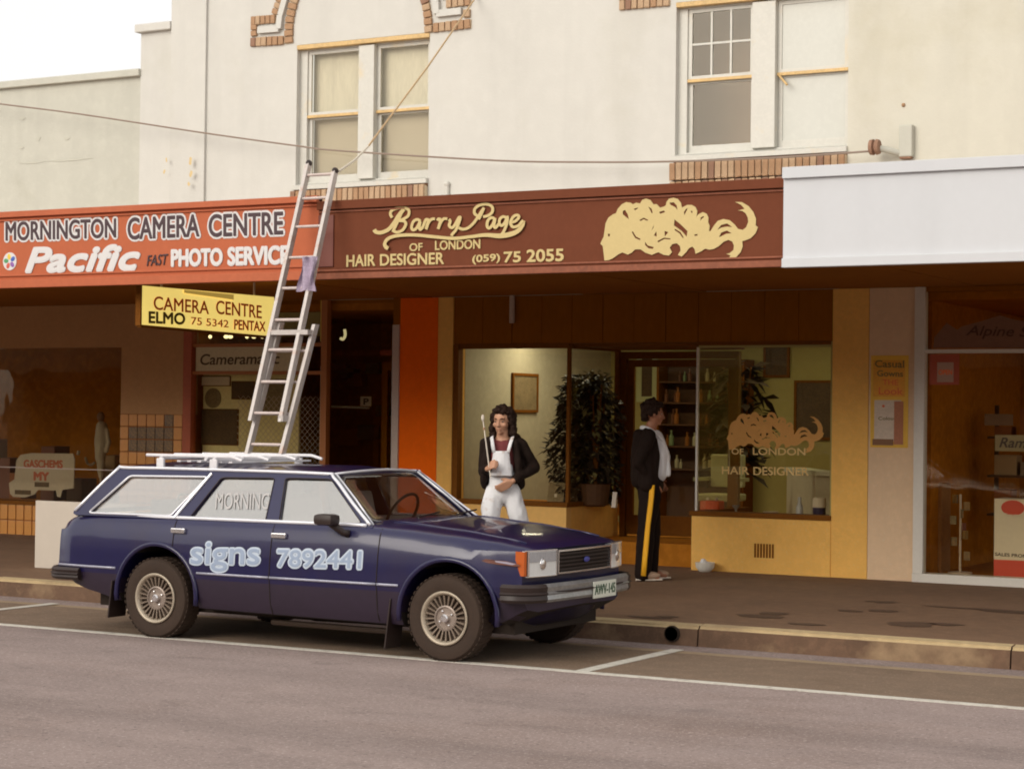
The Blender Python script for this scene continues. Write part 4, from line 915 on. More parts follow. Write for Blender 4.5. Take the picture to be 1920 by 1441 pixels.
poster('price_card', 1846, 776, 1900, 797, YF+.3, mat('dim_card2', (.17, .09, .055), .8), 'dim small ticket above the italic one in the right-hand shop window', 'card')
ds = thing('display_stand', (at(1800, 1070, 1, YF+.45).x, YF+.45, FZ+.06), 'spindly merchandise stand with small goods between the crate and the carton', 'display stand')
X_ = at(1800, 1070, 1, YF+.45).x; Y_ = YF+.45
put('pole', MB().tube([(X_, Y_, FZ+.06), (X_, Y_, 1.0)], .012, 8), M['grey_post'], ds); put('base', MB().lathe([(.12, 0), (.12, .02), (.02, .03)], (X_, Y_, FZ+.06), 'z', 16), M['grey_post'], ds)
for k in range(9):
    z_ = .35+.07*k; a2 = k*1.9; put('packet', MB().box((X_+.07*math.cos(a2)-.03, Y_+.05*math.sin(a2)-.012, z_), (X_+.07*math.cos(a2)+.03, Y_+.05*math.sin(a2)+.012, z_+.085), rot=Matrix.Rotation(a2, 3, 'Z')), random.choice([M['tile_dark'], M['pic_mid'], bcol[0], mat('dusky_pink', (.30, .12, .10), .7)]), ds)

rnd5 = random.Random(5); TW = ['shallow', 'tall', 'squat', 'wide', 'narrow', 'small', 'deep', 'square']
gcol = [mat('dim_goods_rust', (.26, .08, .02), .8), mat('dim_goods_tan', (.34, .22, .12), .8), mat('dim_goods_plum', (.18, .07, .05), .8), mat('dim_goods_grey', (.24, .17, .12), .8)]
sfx = thing('goods_shelf', (-5.0, YF+1.6, FZ+.06), 'long low shelf of dim goods at mid depth in the right-hand shop', 'shelf')
for z_ in (.75, 1.15, 1.55): bxs('shelf', rx1+.3, -2.6, YF+1.45, YF+1.8, z_, z_+.025, M['salon_dark'], sfx)
for xx_ in (rx1+.3, -4.2, -2.6): bxs('upright', xx_-.02, xx_+.02, YF+1.78, YF+1.82, FZ+.06, 1.9, M['salon_dark'], sfx)
for r_, z_ in enumerate((.775, 1.175, 1.575)):
    xx = rx1+.36; k = 0
    while xx < -4.2:
        w5, h5 = rnd5.uniform(.08, .24), rnd5.uniform(.10, .30); ci = rnd5.randrange(4)
        put('stock_box', MB().box((xx, YF+1.5, z_+.001), (xx+w5, YF+1.72, z_+h5), bev=.006), gcol[ci], None, label='%s %s carton, %s from the left, %s goods shelf in the right-hand shop' % (TW[(k+r_*3) % 8], ('rust', 'tan', 'plum', 'grey')[ci], NTH0[min(k, 12)], ('lower', 'middle', 'upper')[r_]), cat='carton')
        xx += w5+rnd5.uniform(.02, .12); k += 1
# ------------------------------------------------------------------ orange pillar and camera shopfront
cs0, cs1, cs2, cs3, cs4 = fx(346), fx(361), fx(602), fx(613), fx(738)
cm = thing('camera_shopfront', ((cs0+cs4)/2, YF, FZ), 'camera shopfront with red posts, display window behind wire mesh, dark doorway and bright orange pillar', 'shopfront')
bxs('orange_pillar', fx(751), sx0-.001, YF-.03, YF+.25, FZ, SF-.002, M['orange_pillar'], cm)
bxs('grey_post', cs4, fx(751)-.001, YF-.05, YF+.05, FZ, SF-.3, M['grey_post'], cm, bev=.005)
bxs('lintel', cs4, fx(751)-.001, YF-.03, YF+.2, SF-.299, SF-.002, M['transom'], cm)
bxs('red_post', cs0, cs1, YF-.04, YF+.06, FZ, SF-.002, M['red_post'], cm)
bxs('mullion_post', cs2, cs3, YF-.02, YF+.06, FZ, SF-.002, mat('orange_brown_post', (.40, .14, .03), .6), cm)
bxs('yellow_edge', cs2-.02, cs2-.001, YF-.01, YF+.03, fz(603, 640), fz(603, 553), mat('yellow_edge', (.70, .50, .08), .5), cm)
zt1_, zh1, zh2 = fz(480, 697), fz(480, 650), fz(480, 625)
zsl = .80
bxs('stall_riser', cs1+.001, cs2-.001, YF-.01, YF+.1, FZ, zsl-.04, M['tile'], cm)
bxs('window_sill', cs1+.001, cs2-.001, YF-.03, YF+.14, zsl-.039, zsl, M['red_post'], cm)
bxs('window_head', cs1+.001, cs2-.001, YF-.01, YF+.07, zt1_-.03, zt1_+.01, mat('orange_brown_post', (.40, .14, .03)), cm)
bxs('window_head', cs1+.001, cs2-.001, YF-.01, YF+.07, zh1+.0, zh1+.04, mat('orange_brown_post', (.40, .14, .03)), cm)
bxs('window_head', cs1+.001, cs2-.001, YF-.01, YF+.07, fz(560, 548), SF-.002, M['transom'], cm)
bxs('glass', cs1+.001, cs2-.001, YF+.02, YF+.026, zsl+.001, zt1_-.031, M['glass'], cm)
bxs('transom_glass', cs1+.001, cs2-.001, YF+.02, YF+.026, zh1+.041, fz(560, 548)-.001, M['glass'], cm)
a_, b_ = at(367, 694, 1, YF), at(535, 652, 1, YF)
bxs('name_board', a_.x, cs2-.25, YF+.0, YF+.04, zt1_+.011, zh1-.001, mat('olive_grey_board', (.62, .54, .34), .7, var=.15, vscale=5), cm)
text_px('Cameramagic', (376, 690), (524, 688), 26, M['pic_dark'], cm, YF-.001, bold=.015, shear=.15, lift=0, thick=.002)
# display inside
yb = YF+.20
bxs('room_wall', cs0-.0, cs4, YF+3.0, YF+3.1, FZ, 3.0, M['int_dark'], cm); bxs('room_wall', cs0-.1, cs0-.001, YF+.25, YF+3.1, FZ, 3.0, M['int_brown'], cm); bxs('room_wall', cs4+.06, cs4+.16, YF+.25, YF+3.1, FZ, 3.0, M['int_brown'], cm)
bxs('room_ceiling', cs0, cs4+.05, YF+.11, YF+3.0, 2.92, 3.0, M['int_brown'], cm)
bxs('display_back', cs1+.001, at(560, 800, 1, yb).x, yb, yb+.03, zsl, fz(480, 697), mat('olive_display_back', (.80, .72, .40), .85, var=.12, vscale=4), cm)
bxs('transom_blind', at(515, 580, 1, YF+.3).x, at(600, 580, 1, YF+.3).x, YF+.3, YF+.31, fz(560, 628), fz(560, 548), mat('olive_blind', (.40, .38, .20), .85), cm)
sl = thing('display_spotlights', (at(430, 632, 1, YF+.5).x, YF+.5, fz(430, 640)), 'row of small bright bulbs above the camera shop window', 'spotlights')
xa_, xb_ = at(362, 632, 1, YF+.3).x, at(512, 632, 1, YF+.3).x
bxs('rail', xa_, xb_, YF+.28, YF+.32, fz(430, 628)+.045, fz(430, 628)+.06, M['grey_post'], sl)
for u in (367, 394, 424, 432, 463, 476, 492, 504): q = at(u, 631, 1, YF+.3); put('bulb', MB().ball((q.x, YF+.3, q.z), (.035 if u in (367, 424, 432, 476, 492) else .022, .02, .022), 10, 8), mat('lit_bulb', (1, .85, .45), .5, emit=1.6), sl)
def disp(name, u0, v0, u1, v1, Y, m, label, cat, th=.02): 
    a_, b_ = at(u0, v1, 1, Y), at(u1, v0, 1, Y); t = thing(name, ((a_.x+b_.x)/2, Y, a_.z), label, cat)
    put('panel', MB().box((a_.x, Y-th, a_.z), (b_.x, Y, b_.z), bev=.003), m, t); put('edge', MB().box((a_.x-.01, Y-th*.6, a_.z-.01), (b_.x+.01, Y-.001, b_.z+.01)), M['dark_timber'], t); return t
disp('photo_print', 379, 768, 447, 832, yb-.002, M['pic_dark'], 'large dark photograph low in the camera shop display', 'photograph')
disp('photo_print', 436, 716, 477, 747, yb-.002, M['pic_dark'], 'small dark photograph upper middle of the camera shop display', 'photograph')
disp('photo_print', 492, 712, 540, 770, yb-.002, M['pic_mid'], 'sepia photograph near the ladder in the camera shop display', 'photograph')
put('oval_plaque', MB().lathe([(.001, -.012), (.12, -.01), (.12, 0)], at(400, 746, 1, yb-.002), 'y', 24), M['pic_mid'], None, label='small oval sepia plaque on the camera shop display board', cat='plaque')
disp('price_strip', 380, 706, 432, 722, yb-.002, M['white_card'], 'pale price strip at the top of the camera shop display', 'price strip')
# wire mesh across the lower right of the window
mg = MB(); u0_, u1_ = at(446, 740, 1, YF+.10).x, cs2-.02; z0_, z1_ = zsl+.01, fz(520, 742)
W_, H_ = u1_-u0_, z1_-z0_
for sgn in (1, -1):
    k = -H_
    while k < W_:
        a0 = max(0, k); b0 = min(W_, k+H_)
        if b0-a0 > .03:
            za_, zb_2 = a0-k, b0-k
            if sgn < 0: za_, zb_2 = H_-za_, H_-zb_2
            mg.tube([(u0_+a0, YF+.10+.006*sgn, z0_+za_), (u0_+b0, YF+.10+.006*sgn, z0_+zb_2)], .0028, 4)
        k += .075
put('security_mesh', mg, M['grey_post'], cm)
bxs('mesh_frame', u1_-.06, u1_-.045, YF+.09, YF+.12, z0_, z1_+.35, M['grey_post'], cm)
# doorway contents
yd = YF+1.1
bxs('side_riser', cs3, cs3+.05, YF+.061, yd, FZ, .55, M['tile'], cm); bxs('side_glass', cs3+.01, cs3+.016, YF+.061, yd, .551, 2.9, M['glass'], cm)
bxs('door_head', cs3+.031, cs4-.001, yd-.05, yd, fz(670, 660), fz(670, 650), M['red_post'], cm)
dd = MB(); dd.box((cs3+.031, yd, FZ+.01), (cs3+.11, yd+.04, 2.35)); dd.box((cs4-.08, yd, FZ+.01), (cs4-.001, yd+.04, 2.35)); dd.box((cs3+.11, yd, FZ+.01), (cs4-.08, yd+.04, FZ+.35)); dd.box((cs3+.11, yd, 2.25), (cs4-.08, yd+.04, 2.35))
ddo = put('door', dd, M['transom'], cm); put('pane', MB().box((cs3+.11, yd+.015, FZ+.35), (cs4-.08, yd+.02, 2.25)), M['glass'], ddo)
q0, q1 = at(622, 762, 1, yd-.01), at(692, 764, 1, yd-.01); put('push_bar', MB().tube([q0, q1], .014, 8), M['frame_pale'], ddo)
pl = disp('door_notice', 676, 743, 697, 761, yd-.02, M['white_card'], 'small white square notice with a dark letter on the camera shop door', 'notice', th=.008)
text_px('P', (682, 758), (691, 758), 11, M['dark_letter'], pl, yd-.029, bold=.05, lift=0, thick=.002)
lj = thing('lamp_arm', (at(643, 630, 1, yd+.4).x, yd+.4, at(643, 638, 1, yd+.4).z), 'small pale hook shaped lamp inside the dark camera shop doorway', 'lamp')
q = at(646, 628, 1, yd+.4); put('arm', MB().tube(smooth_loop([(q.x, yd+.4, q.z+.07), (q.x+.01, yd+.4, q.z), (q.x-.02, yd+.4, q.z-.05), (q.x-.06, yd+.4, q.z-.04)], 4, False), .018, 8), mat('lit_arm', (.9, .8, .45), .5, emit=.5), lj)
put('cord', MB().tube([(q.x, yd+.4, q.z+.07), (q.x, yd+.4, 2.92)], .004, 6), M['black_plastic'], lj)
for k, (u, v, s_) in enumerate(((655, 700, .1), (668, 712, .12), (700, 690, .1), (640, 690, .09), (690, 810, .14), (655, 820, .16), (720, 770, .1))):
    q = at(u, v, 1, YF+2.9); o = put('camera_box', MB().box((q.x-s_, YF+2.85, q.z-s_*.7), (q.x+s_, YF+2.99, q.z+s_*.7), bev=.01), [M['brick3'], M['int_brown'], M['pic_mid'], mat('dusky_pink', (.30, .12, .10))][k % 4], None, group='boxes on the camera shop back wall', label='dim stock box at the %s of the back wall inside the camera shop' % ('upper left', 'upper middle', 'upper right', 'far upper left', 'lower middle', 'lower left', 'right edge')[k], cat='box')

# ------------------------------------------------------------------ far left shopfront
lx1 = fx(229)
lf = thing('left_shopfront', (-17.5, YF, FZ), 'far left shopfront with dark window over orange tiles and a taupe column', 'shopfront')
zhl, zsl2, ztl = fz(115, 652), fz(30, 938), fz(290, 776)
bxs('window_header', -26, lx1-.001, YF-.01, YF+.1, zhl, SF-.002, M['taupe'], lf)
bxs('column', lx1, cs0-.001, YF-.03, YF+.25, ztl, SF-.002, M['taupe'], lf)
bxs('column_base', lx1, cs0-.001, YF-.02, YF+.25, FZ, ztl-.001, M['grout'], lf)
bxs('window_sill', -26, lx1-.001, YF-.04, YF+.12, zsl2-.05, zsl2, M['dark_timber'], lf)
bxs('riser_base', -26, lx1-.001, YF-.01, YF+.1, FZ, zsl2-.051, M['grout'], lf)
bxs('glass', -26, lx1-.001, YF+.03, YF+.036, zsl2+.001, zhl-.001, M['glass'], lf)
bxs('room_wall', -26, cs0-.11, YF+2.2, YF+2.3, FZ, 3.0, M['int_brown'], lf); bxs('room_wall', lx1+.1, lx1+.2, YF+.26, YF+2.2, FZ, 3.0, M['int_dark'], lf)
bxs('room_ceiling', -26, lx1+.1, YF+.11, YF+2.2, 2.92, 3.0, M['int_dark'], lf); bxs('display_floor', -26, lx1+.099, YF+.13, YF+1.2, zsl2-.15, zsl2-.055, M['int_brown'], lf)
tw = .136; tme = []
for m_ in (M['tile'], M['tile_dark']):
    q = MB().box((-.5, -.5, -.5), (.5, .5, .5)); bmesh.ops.bevel(q.bm, geom=list(q.bm.edges), offset=.05, segments=1, affect='EDGES')
    me = bpy.data.meshes.new('tile'); q.bm.to_mesh(me); q.bm.free(); me.materials.append(m_); tme.append(me)
def tile(x_, y_, z_, w_, h_, dark, par):
    o = bpy.data.objects.new('tile', tme[1 if dark else 0]); C.objects.link(o); o.parent = par; o.location = Vector((x_, y_, z_))-wpos(par); o.scale = (w_, .024, h_); o.rotation_euler = (R(random.uniform(-.6, .6)), 0, R(random.uniform(-.6, .6)))
zt_t = fz(30, 944); zt_b = fz(30, 1004); th_ = (zt_t-zt_b)/2
x_ = fx(66)
while x_ > -19.6: x_ -= tw
while x_ < lx1-tw*.5:
    for r_ in range(2): tile(x_+tw/2, YF-.018, zt_t-th_*(r_+.5), tw-.016, th_-.016, False, lf)
    x_ += tw
nc = 7; cw = (cs0-lx1)/nc; nr = int((ztl-FZ)/.15); ch = (ztl-FZ)/nr
for i in range(nc):
    for j in range(nr): tile(lx1+cw*(i+.5), YF-.03, ztl-ch*(j+.5), cw-.014, ch-.014, (1 <= i <= 5 and 1 <= j <= 2) or (random.random() < .04), lf)
# display card cut out like a van, mannequin, hook
yv = YF+.6
vt = thing('van_shaped_card', (at(85, 930, 1, yv).x, yv, zsl2), 'white cut out card shaped like a van with red lettering in the far left window', 'display card')
van = [(20, 925), (18, 905), (28, 898), (32, 862), (40, 852), (60, 849), (138, 850), (141, 860), (139, 915), (118, 918), (114, 932), (108, 930), (106, 919), (72, 918), (66, 926), (48, 932), (26, 931)]
poly_px('card', [van], mat('dull_white_card', (.52, .45, .38), .8, var=.08, vscale=5), vt, lambda u, v: at(u, v, 1, yv), (0, -1, 0), thick=.012, lift=0)
text_px('GASCHEMS', (45, 876), (117, 877), 14, mat('card_red', (.48, .12, .07), .7), vt, yv-.013, bold=.05, lift=0, thick=.002)
text_px('MY', (64, 899), (91, 900), 14, mat('card_red', (.5, .1, .05)), vt, yv-.013, bold=.09, lift=0, thick=.002)
for (u0, v0, u1, v1) in ((65, 904, 92, 912), (28, 919, 58, 926)): pbox('dark_panel', u0, v0, u1, v1, M['pic_dark'], vt, yv-.0125)
ym = YF+.9; mq = thing('mannequin', (at(190, 895, 1, ym).x, ym, zsl2-.05), 'pale figure shaped shop dummy in white clothes in the far left window', 'mannequin')
c0 = at(191, 835, 1, ym)
def P(u, v, Y=ym): return at(u, v, 1, Y)
mm_ = MB(); mm_.limb([P(191, 800), P(190, 830), P(188, 858)], [.075, .085, .07]); mm_.limb([P(189, 855), P(189, 880), P(190, 893)], [.065, .045, .035]); mm_.limb([P(200, 805), P(205, 828), P(200, 846)], [.03, .028, .022]); mm_.limb([P(183, 805), P(181, 830), P(182, 850)], [.03, .028, .022])
put('body', remeshed(mm_, .012, 2, (.006, 12)), mat('dull_white_cloth', (.46, .40, .32), .9), mq, smooth=True)
hd = MB().ball(P(189, 781), (.05, .055, .065)).limb([P(190, 790), P(191, 797)], [.028, .03]); put('head', hd, M['brick3'], mq, smooth=True)
put('stand', MB().tube([P(190, 893), (P(190, 893).x, ym, zsl2-.05)], .02, 8), M['grey_post'], mq)
hk = MB().tube(smooth_loop([tuple(P(148, 845)), tuple(P(146, 852))], 3, False), .02, 8)
hk.tube(smooth_loop([tuple(P(160, 857)), tuple(P(164, 868)), tuple(P(171, 871)), tuple(P(178, 866))], 4, False), [.016]*12+[.008], 8)
put('pale_hook', hk, mat('dull_white_cloth', (.46, .40, .32)), None, label='pale curved ornament beside the shop dummy in the far left window', cat='ornament')
bxs('window_rail', -26, lx1-.001, YF+.02, YF+.028, at(100, 878, 1, YF).z-.006, at(100, 878, 1, YF).z+.006, M['grey_post'], lf)

lst = thing('display_plinths', (fx(60), YF+1.0, zsl2), 'dim stepped plinths with goods at the back of the far left window', 'display plinth')
for k, (u, wd5, h5, ci) in enumerate(((14, .30, .55, 2), (40, .22, .35, 0), (150, .26, .30, 3), (215, .20, .62, 1), (-20, .3, .8, 1), (100, .24, .72, 2))):
    q = at(u, 800, 1, YF+1.3); put('plinth', MB().box((q.x-wd5/2, YF+1.2, zsl2-.05), (q.x+wd5/2, YF+1.5, zsl2-.05+h5), bev=.01), gcol[ci], lst)
# ------------------------------------------------------------------ white board standing on the footpath, bowl
bp_ = at(66, 1064, 2, FZ); Yb = bp_.y
a_, b_ = at(65, 1063, 1, Yb), at(150, 941, 1, Yb)
wbd = thing('white_board', (a_.x+.5, Yb, FZ), 'blank cream white signboard standing on the footpath behind the car tail', 'signboard')
put('panel', MB().box((a_.x, Yb, FZ+.004), (a_.x+1.25, Yb+.02, b_.z)), mat('cream_board', (.56, .49, .41), .7, var=.05, vscale=1.5), wbd)
put('edge_batten', MB().box((a_.x, Yb+.021, FZ), (a_.x+.04, Yb+.05, b_.z)), M['win_rust'], wbd); put('edge_batten', MB().box((a_.x+1.21, Yb+.021, FZ), (a_.x+1.25, Yb+.05, b_.z)), M['win_rust'], wbd)
put('prop_leg', MB().tube([(a_.x+.6, Yb+.04, b_.z-.05), (a_.x+.6, Yb+.40, FZ+.01)], .015, 6), M['win_rust'], wbd)
q = at(1322, 1050, 1, YF-.17)
bw = put('white_bowl', MB().lathe([(.05, 0), (.06, .004), (.095, .045), (.102, .095), (.095, .097), (.085, .05), (.0005, .02)], (q.x, q.y, FZ), 'z', 24), mat('bowl_plastic', (.80, .77, .68), .4), None, smooth='auto', label='small white bowl on the footpath at the corner of the ochre stall riser', cat='bowl')
put('cloth', remeshed(MB().ball((q.x, q.y, FZ+.075), (.078, .078, .03)).ball((q.x-.02, q.y, FZ+.10), (.03, .03, .035)), .008, 1, (.008, 25)), M['shirt'], bw, smooth=True)

# ------------------------------------------------------------------ ladder with rag, rope
def lad(u, v, Y): return at(u, v, 1, Y)
Yb0, Yt0 = 13.42, 14.215
zb_l = lad(465, 848, Yb0)
def LY(z): return Yb0+(Yt0-Yb0)*(z-1.40)/(3.55-1.40)
def LP(u, v, off=0.0):
    Y = Yt0
    for _ in range(12): Y = LY(at(u, v, 1, Y).z)
    q = at(u, v, 1, Y); return Vector((q.x, q.y-off, q.z))
ldr = thing('extension_ladder', (LP(497, 848).x, Yb0, LP(497, 848).z), 'long aluminium extension ladder leaning on the signs from the car roof rack', 'ladder')
def stile(p, q, off): 
    m_ = MB(); p, q = Vector(p), Vector(q); d = (q-p).normalized(); m_.slab([p+Vector((-.016, -.03, 0)), p+Vector((.016, -.03, 0)), p+Vector((.016, .03, 0)), p+Vector((-.016, .03, 0))], q-p); return m_
def gap(z): return Vector((0, -.075, 0))
lo1, lo2, ro1, ro2 = LP(465, 850), LP(527, 604), LP(529, 850), LP(592, 608)
put('stile', stile(lo1, lo2, 0), M['alu'], ldr, label='left stile of the lower section'); put('stile', stile(ro1, ro2, 0), M['alu'], ldr, label='right stile of the lower section')
ul1, ul2, ur1, ur2 = LP(481, 788)+gap(0)*0+Vector((0, .07, 0)), LP(588, 308)+Vector((0, .07, 0)), LP(537, 790)+Vector((0, .07, 0)), LP(637, 322)+Vector((0, .07, 0))
for v_ in (ul1, ul2, ur1, ur2): v_.y -= .14
put('stile', stile(ul1, ul2, 0), M['alu'], ldr, label='left stile of the sliding section'); put('stile', stile(ur1, ur2, 0), M['alu'], ldr, label='right stile of the sliding section')
def rung(v_, lo=True):
    if lo:
        def pt(a_, b_): 
            t = (LP(500, v_).z-a_.z)/(b_.z-a_.z); return a_.lerp(b_, t)
        p, q = pt(lo1, lo2), pt(ro1, ro2)
    else:
        def pt(a_, b_):
            t = (LP(560, v_).z-a_.z)/(b_.z-a_.z); return a_.lerp(b_, t)
        p, q = pt(ul1, ul2), pt(ur1, ur2)
    put('rung', MB().tube([p, q], .013, 8), M['rung'], ldr, smooth=False)
for v_ in (833, 775, 716, 658): rung(v_)
for v_ in (775, 716, 656, 600, 541, 484, 427, 375, 332): rung(v_, False)
p, q = LP(521, 624), LP(590, 622); put('guide_bracket', MB().box((min(p.x, q.x), p.y-.10, p.z-.02), (max(p.x, q.x), p.y+.02, p.z+.02)), M['alu'], ldr)
put('guide_bracket', MB().box((ur1.x-.02, ur1.y-.02, ur1.z), (ur1.x+.03, ur1.y+.10, ur1.z+.05)), M['alu'], ldr)
for p in (ul2, ur2): put('end_cap', MB().ball(p+Vector((0, 0, .0)), (.026, .036, .03)), M['black_plastic'], ldr)
# rag over the rail
rg = bmesh.new(); ctr = LP(596, 512); ctr.y -= .12
grid = []
for i in range(15):
    row = []
    for j in range(13):
        s_, t = i/14-.5, j/12
        x_ = ctr.x+s_*.12*(1+.5*t)+.02*math.sin(t*5+i*.6); z_ = ctr.z+.13-t*.28-.03*abs(s_)*t; y_ = ctr.y+.022*math.sin(s_*17+t*2)-.01-.02*t
        row.append(rg.verts.new((x_, y_, z_)))
    grid.append(row)
for a_, b_ in zip(grid, grid[1:]):
    for j in range(12): rg.faces.new((a_[j], a_[j+1], b_[j+1], b_[j]))
put('rag', rg, mat('lilac_rag', (.42, .34, .44), .9, var=.4, vscale=9), None, smooth=True, label='crumpled lilac rag hanging over the ladder rail in front of the signs', cat='rag')
r0 = Vector((ur2.x+.02, ur2.y+.03, ur2.z)); r1 = at(690, 275, 1, 15.6); r2 = at(893, -6, 1, YF-.03)
put('stay_rope', MB().tube([r1, r1.lerp(r2, .5)-Vector((0, 0, .03)), r2], .010, 7), mat('tan_rope', (.52, .36, .20), .8, var=.3, vscale=30), label='taut tan stay rope running from the ladder top up to the brickwork', cat='rope')
put('rope_tail', MB().tube([r0, r0.lerp(r1, .5)-Vector((0, 0, .02)), r1], .011, 7), mat('pale_rope', (.62, .56, .46), .8), bpy.context.scene.objects['stay_rope'])

# ------------------------------------------------------------------ station wagon (x forward, front axle at x = 0 in its own measures)
CX, CY = -7.345, 12.905
car = thing('station_wagon', (CX-1.5, CY, 0), 'dark navy blue station wagon with chrome window trim and pale hand painted door lettering', 'car')
def cw_(x, y, z): return Vector((CX+x, CY+y, z))
def interp(tab, x):
    for (a, b), (c, d) in zip(tab, tab[1:]):
        if a <= x <= c:
            t = (x-a)/(c-a); t2 = t*t*(3-2*t)*.4+t*.6; return b+(d-b)*t2
    return tab[0][1] if x < tab[0][0] else tab[-1][1]
W_T = [(-3.66, .755), (-3.55, .80), (-3.2, .825), (-2.5, .842), (-1, .848), (0, .838), (.35, .812), (.58, .770), (.66, .750)]
ZS = [(-3.66, .80), (-3.60, .86), (-3.50, .895), (-3.3, .912), (-2, .918), (-.75, .922), (-.4, .905), (0, .878), (.35, .845), (.55, .818), (.66, .80)]
ZC = [(-3.66, .82), (-3.5, .90), (-3.3, .90), (-.83, .90), (-.78, .962), (-.5, .965), (0, .925), (.35, .882), (.58, .842), (.66, .815)]
ZB = [(-3.66, .42), (-3.3, .31), (-2.9, .235), (-.3, .215), (.2, .25), (.45, .27), (.66, .36)]
def zmid(x): return .52
def station(x):
    w_, zs_, zc_, zb3 = interp(W_T, x), interp(ZS, x), interp(ZC, x), interp(ZB, x)
    cab = -3.42 < x < -.79
    pts = [(0, zb3+.02), (w_-.16, zb3), (w_-.055, zb3+.02), (w_-.018, zb3+.10), (w_-.004, .47), (w_+.004, .515), (w_, .545), (w_-.004, .62), (w_-.014, .72), (w_-.026, .79), (w_-.042, zs_-.055), (w_-.062, zs_-.018), (w_-.088, zs_)]
    if cab: pts += [(w_-.13, zs_-.002), (w_-.15, .74), (.3, .72), (0, .72)]
    else: 
        dz = zc_-zs_
        pts += [(w_-.17, zs_+dz*.30), (w_-.30, zs_+dz*.62+.004), (.3, zc_-.006), (0, zc_)]
    return pts
sts = [-3.66, -3.645, -3.61, -3.55, -3.45, -3.421, -3.419]
x_ = -3.3
while x_ < -.80: sts.append(x_); x_ += .1
sts += [-.791, -.789, -.72, -.67]; x_ = -.6
while x_ < .56: sts.append(x_); x_ += .08
sts += [.58, .62, .645, .66]
bm = bmesh.new(); rings = []
def nose_x(x, y): return x-(.10*(abs(y)/.78)**3 if x > .3 else 0)*min(1, max(0, (x-.3)/.3)) + (.05*(abs(y)/.78)**2 if x < -3.5 else 0)
for x_ in sts:
    pts = station(x_); shr = 1
    ring = []
    for sg, seq in ((-1, pts), (1, pts[::-1])):
        for (y, z) in seq:
            if sg == 1 and y == 0: continue
            if x_ > .63: zc3 = .6; z = zc3+(z-zc3)*(1-.03*(x_-.63)/.03); 
            ring.append(bm.verts.new(cw_(nose_x(x_, y), sg*y, z)))
    rings.append(ring)
n_ = len(rings[0])
for a_, b_ in zip(rings, rings[1:]):
    for k in range(n_): bm.faces.new((a_[k], a_[(k+1) % n_], b_[(k+1) % n_], b_[k]))
bm.faces.new(rings[0][::-1]); bm.faces.new(rings[-1])
bmesh.ops.recalc_face_normals(bm, faces=bm.faces)
me = bpy.data.meshes.new('t'); bm.to_mesh(me); bm.free(); bo = bpy.data.objects.new('t', me); C.objects.link(bo)
cutters = []
for xa in (0.02, -2.57):
    cb = MB()
    pr = [(.385, -1.2), (.385, -.55)]
    q = bmesh.new(); g = bmesh.ops.create_cone(q, cap_ends=True, segments=40, radius1=.385, radius2=.385, depth=2.2, matrix=Matrix.Translation(cw_(xa, 0, .325)) @ Matrix.Rotation(R(90), 4, 'X'))
    bmesh.ops.create_cube(q, size=1, matrix=Matrix.Translation(cw_(xa, 0, .08)) @ Matrix.Diagonal((.765, 2.2, .49, 1)))
    cme = bpy.data.meshes.new('c'); q.to_mesh(cme); q.free(); co = bpy.data.objects.new('c', cme); C.objects.link(co); cutters.append(co)
    md = bo.modifiers.new('b', 'BOOLEAN'); md.operation = 'DIFFERENCE'; md.object = co; md.solver = 'EXACT'; md.use_self = True
bm = meshobj_eval(bo)
for co in cutters: bpy.data.objects.remove(co)
bm.normal_update()
for f in bm.faces:
    c_ = f.calc_center_median(); lx, ly = c_.x-CX, c_.y-CY
    inside = min(math.hypot(lx-.02, c_.z-.325), math.hypot(lx+2.57, c_.z-.325)) < .383 or (min(abs(lx-.02), abs(lx+2.57)) < .384 and abs(abs(f.normal.x)) > .95 and c_.z < .33)
    f.material_index = 2 if inside or f.normal.z < -.8 else (1 if c_.z < .47 else 0)
    if -3.42 < lx < -.79 and abs(ly) < .74 and f.normal.z > -.5 and .70 < c_.z < .905 and not abs(ly) > .735: f.material_index = 3
body = put('body', bm, [M['car'], M['car_low'], M['under'], M['seat']], car, smooth='auto')
# wheel arch lips
for xa in (0.02, -2.57):
    for sg in (-1, 1):
        lip = MB(); pts = []
        for k in range(25):
            t = R(-8+196*k/24); X_ = xa+.392*math.cos(t); Z_ = .325+.392*math.sin(t)
            pts.append(cw_(X_, sg*(interp(W_T, X_)-.002-.01*abs(math.sin(t))), Z_))
        lip.tube(pts, .019, 8); put('arch_lip', lip, M['car'], car, smooth=True)
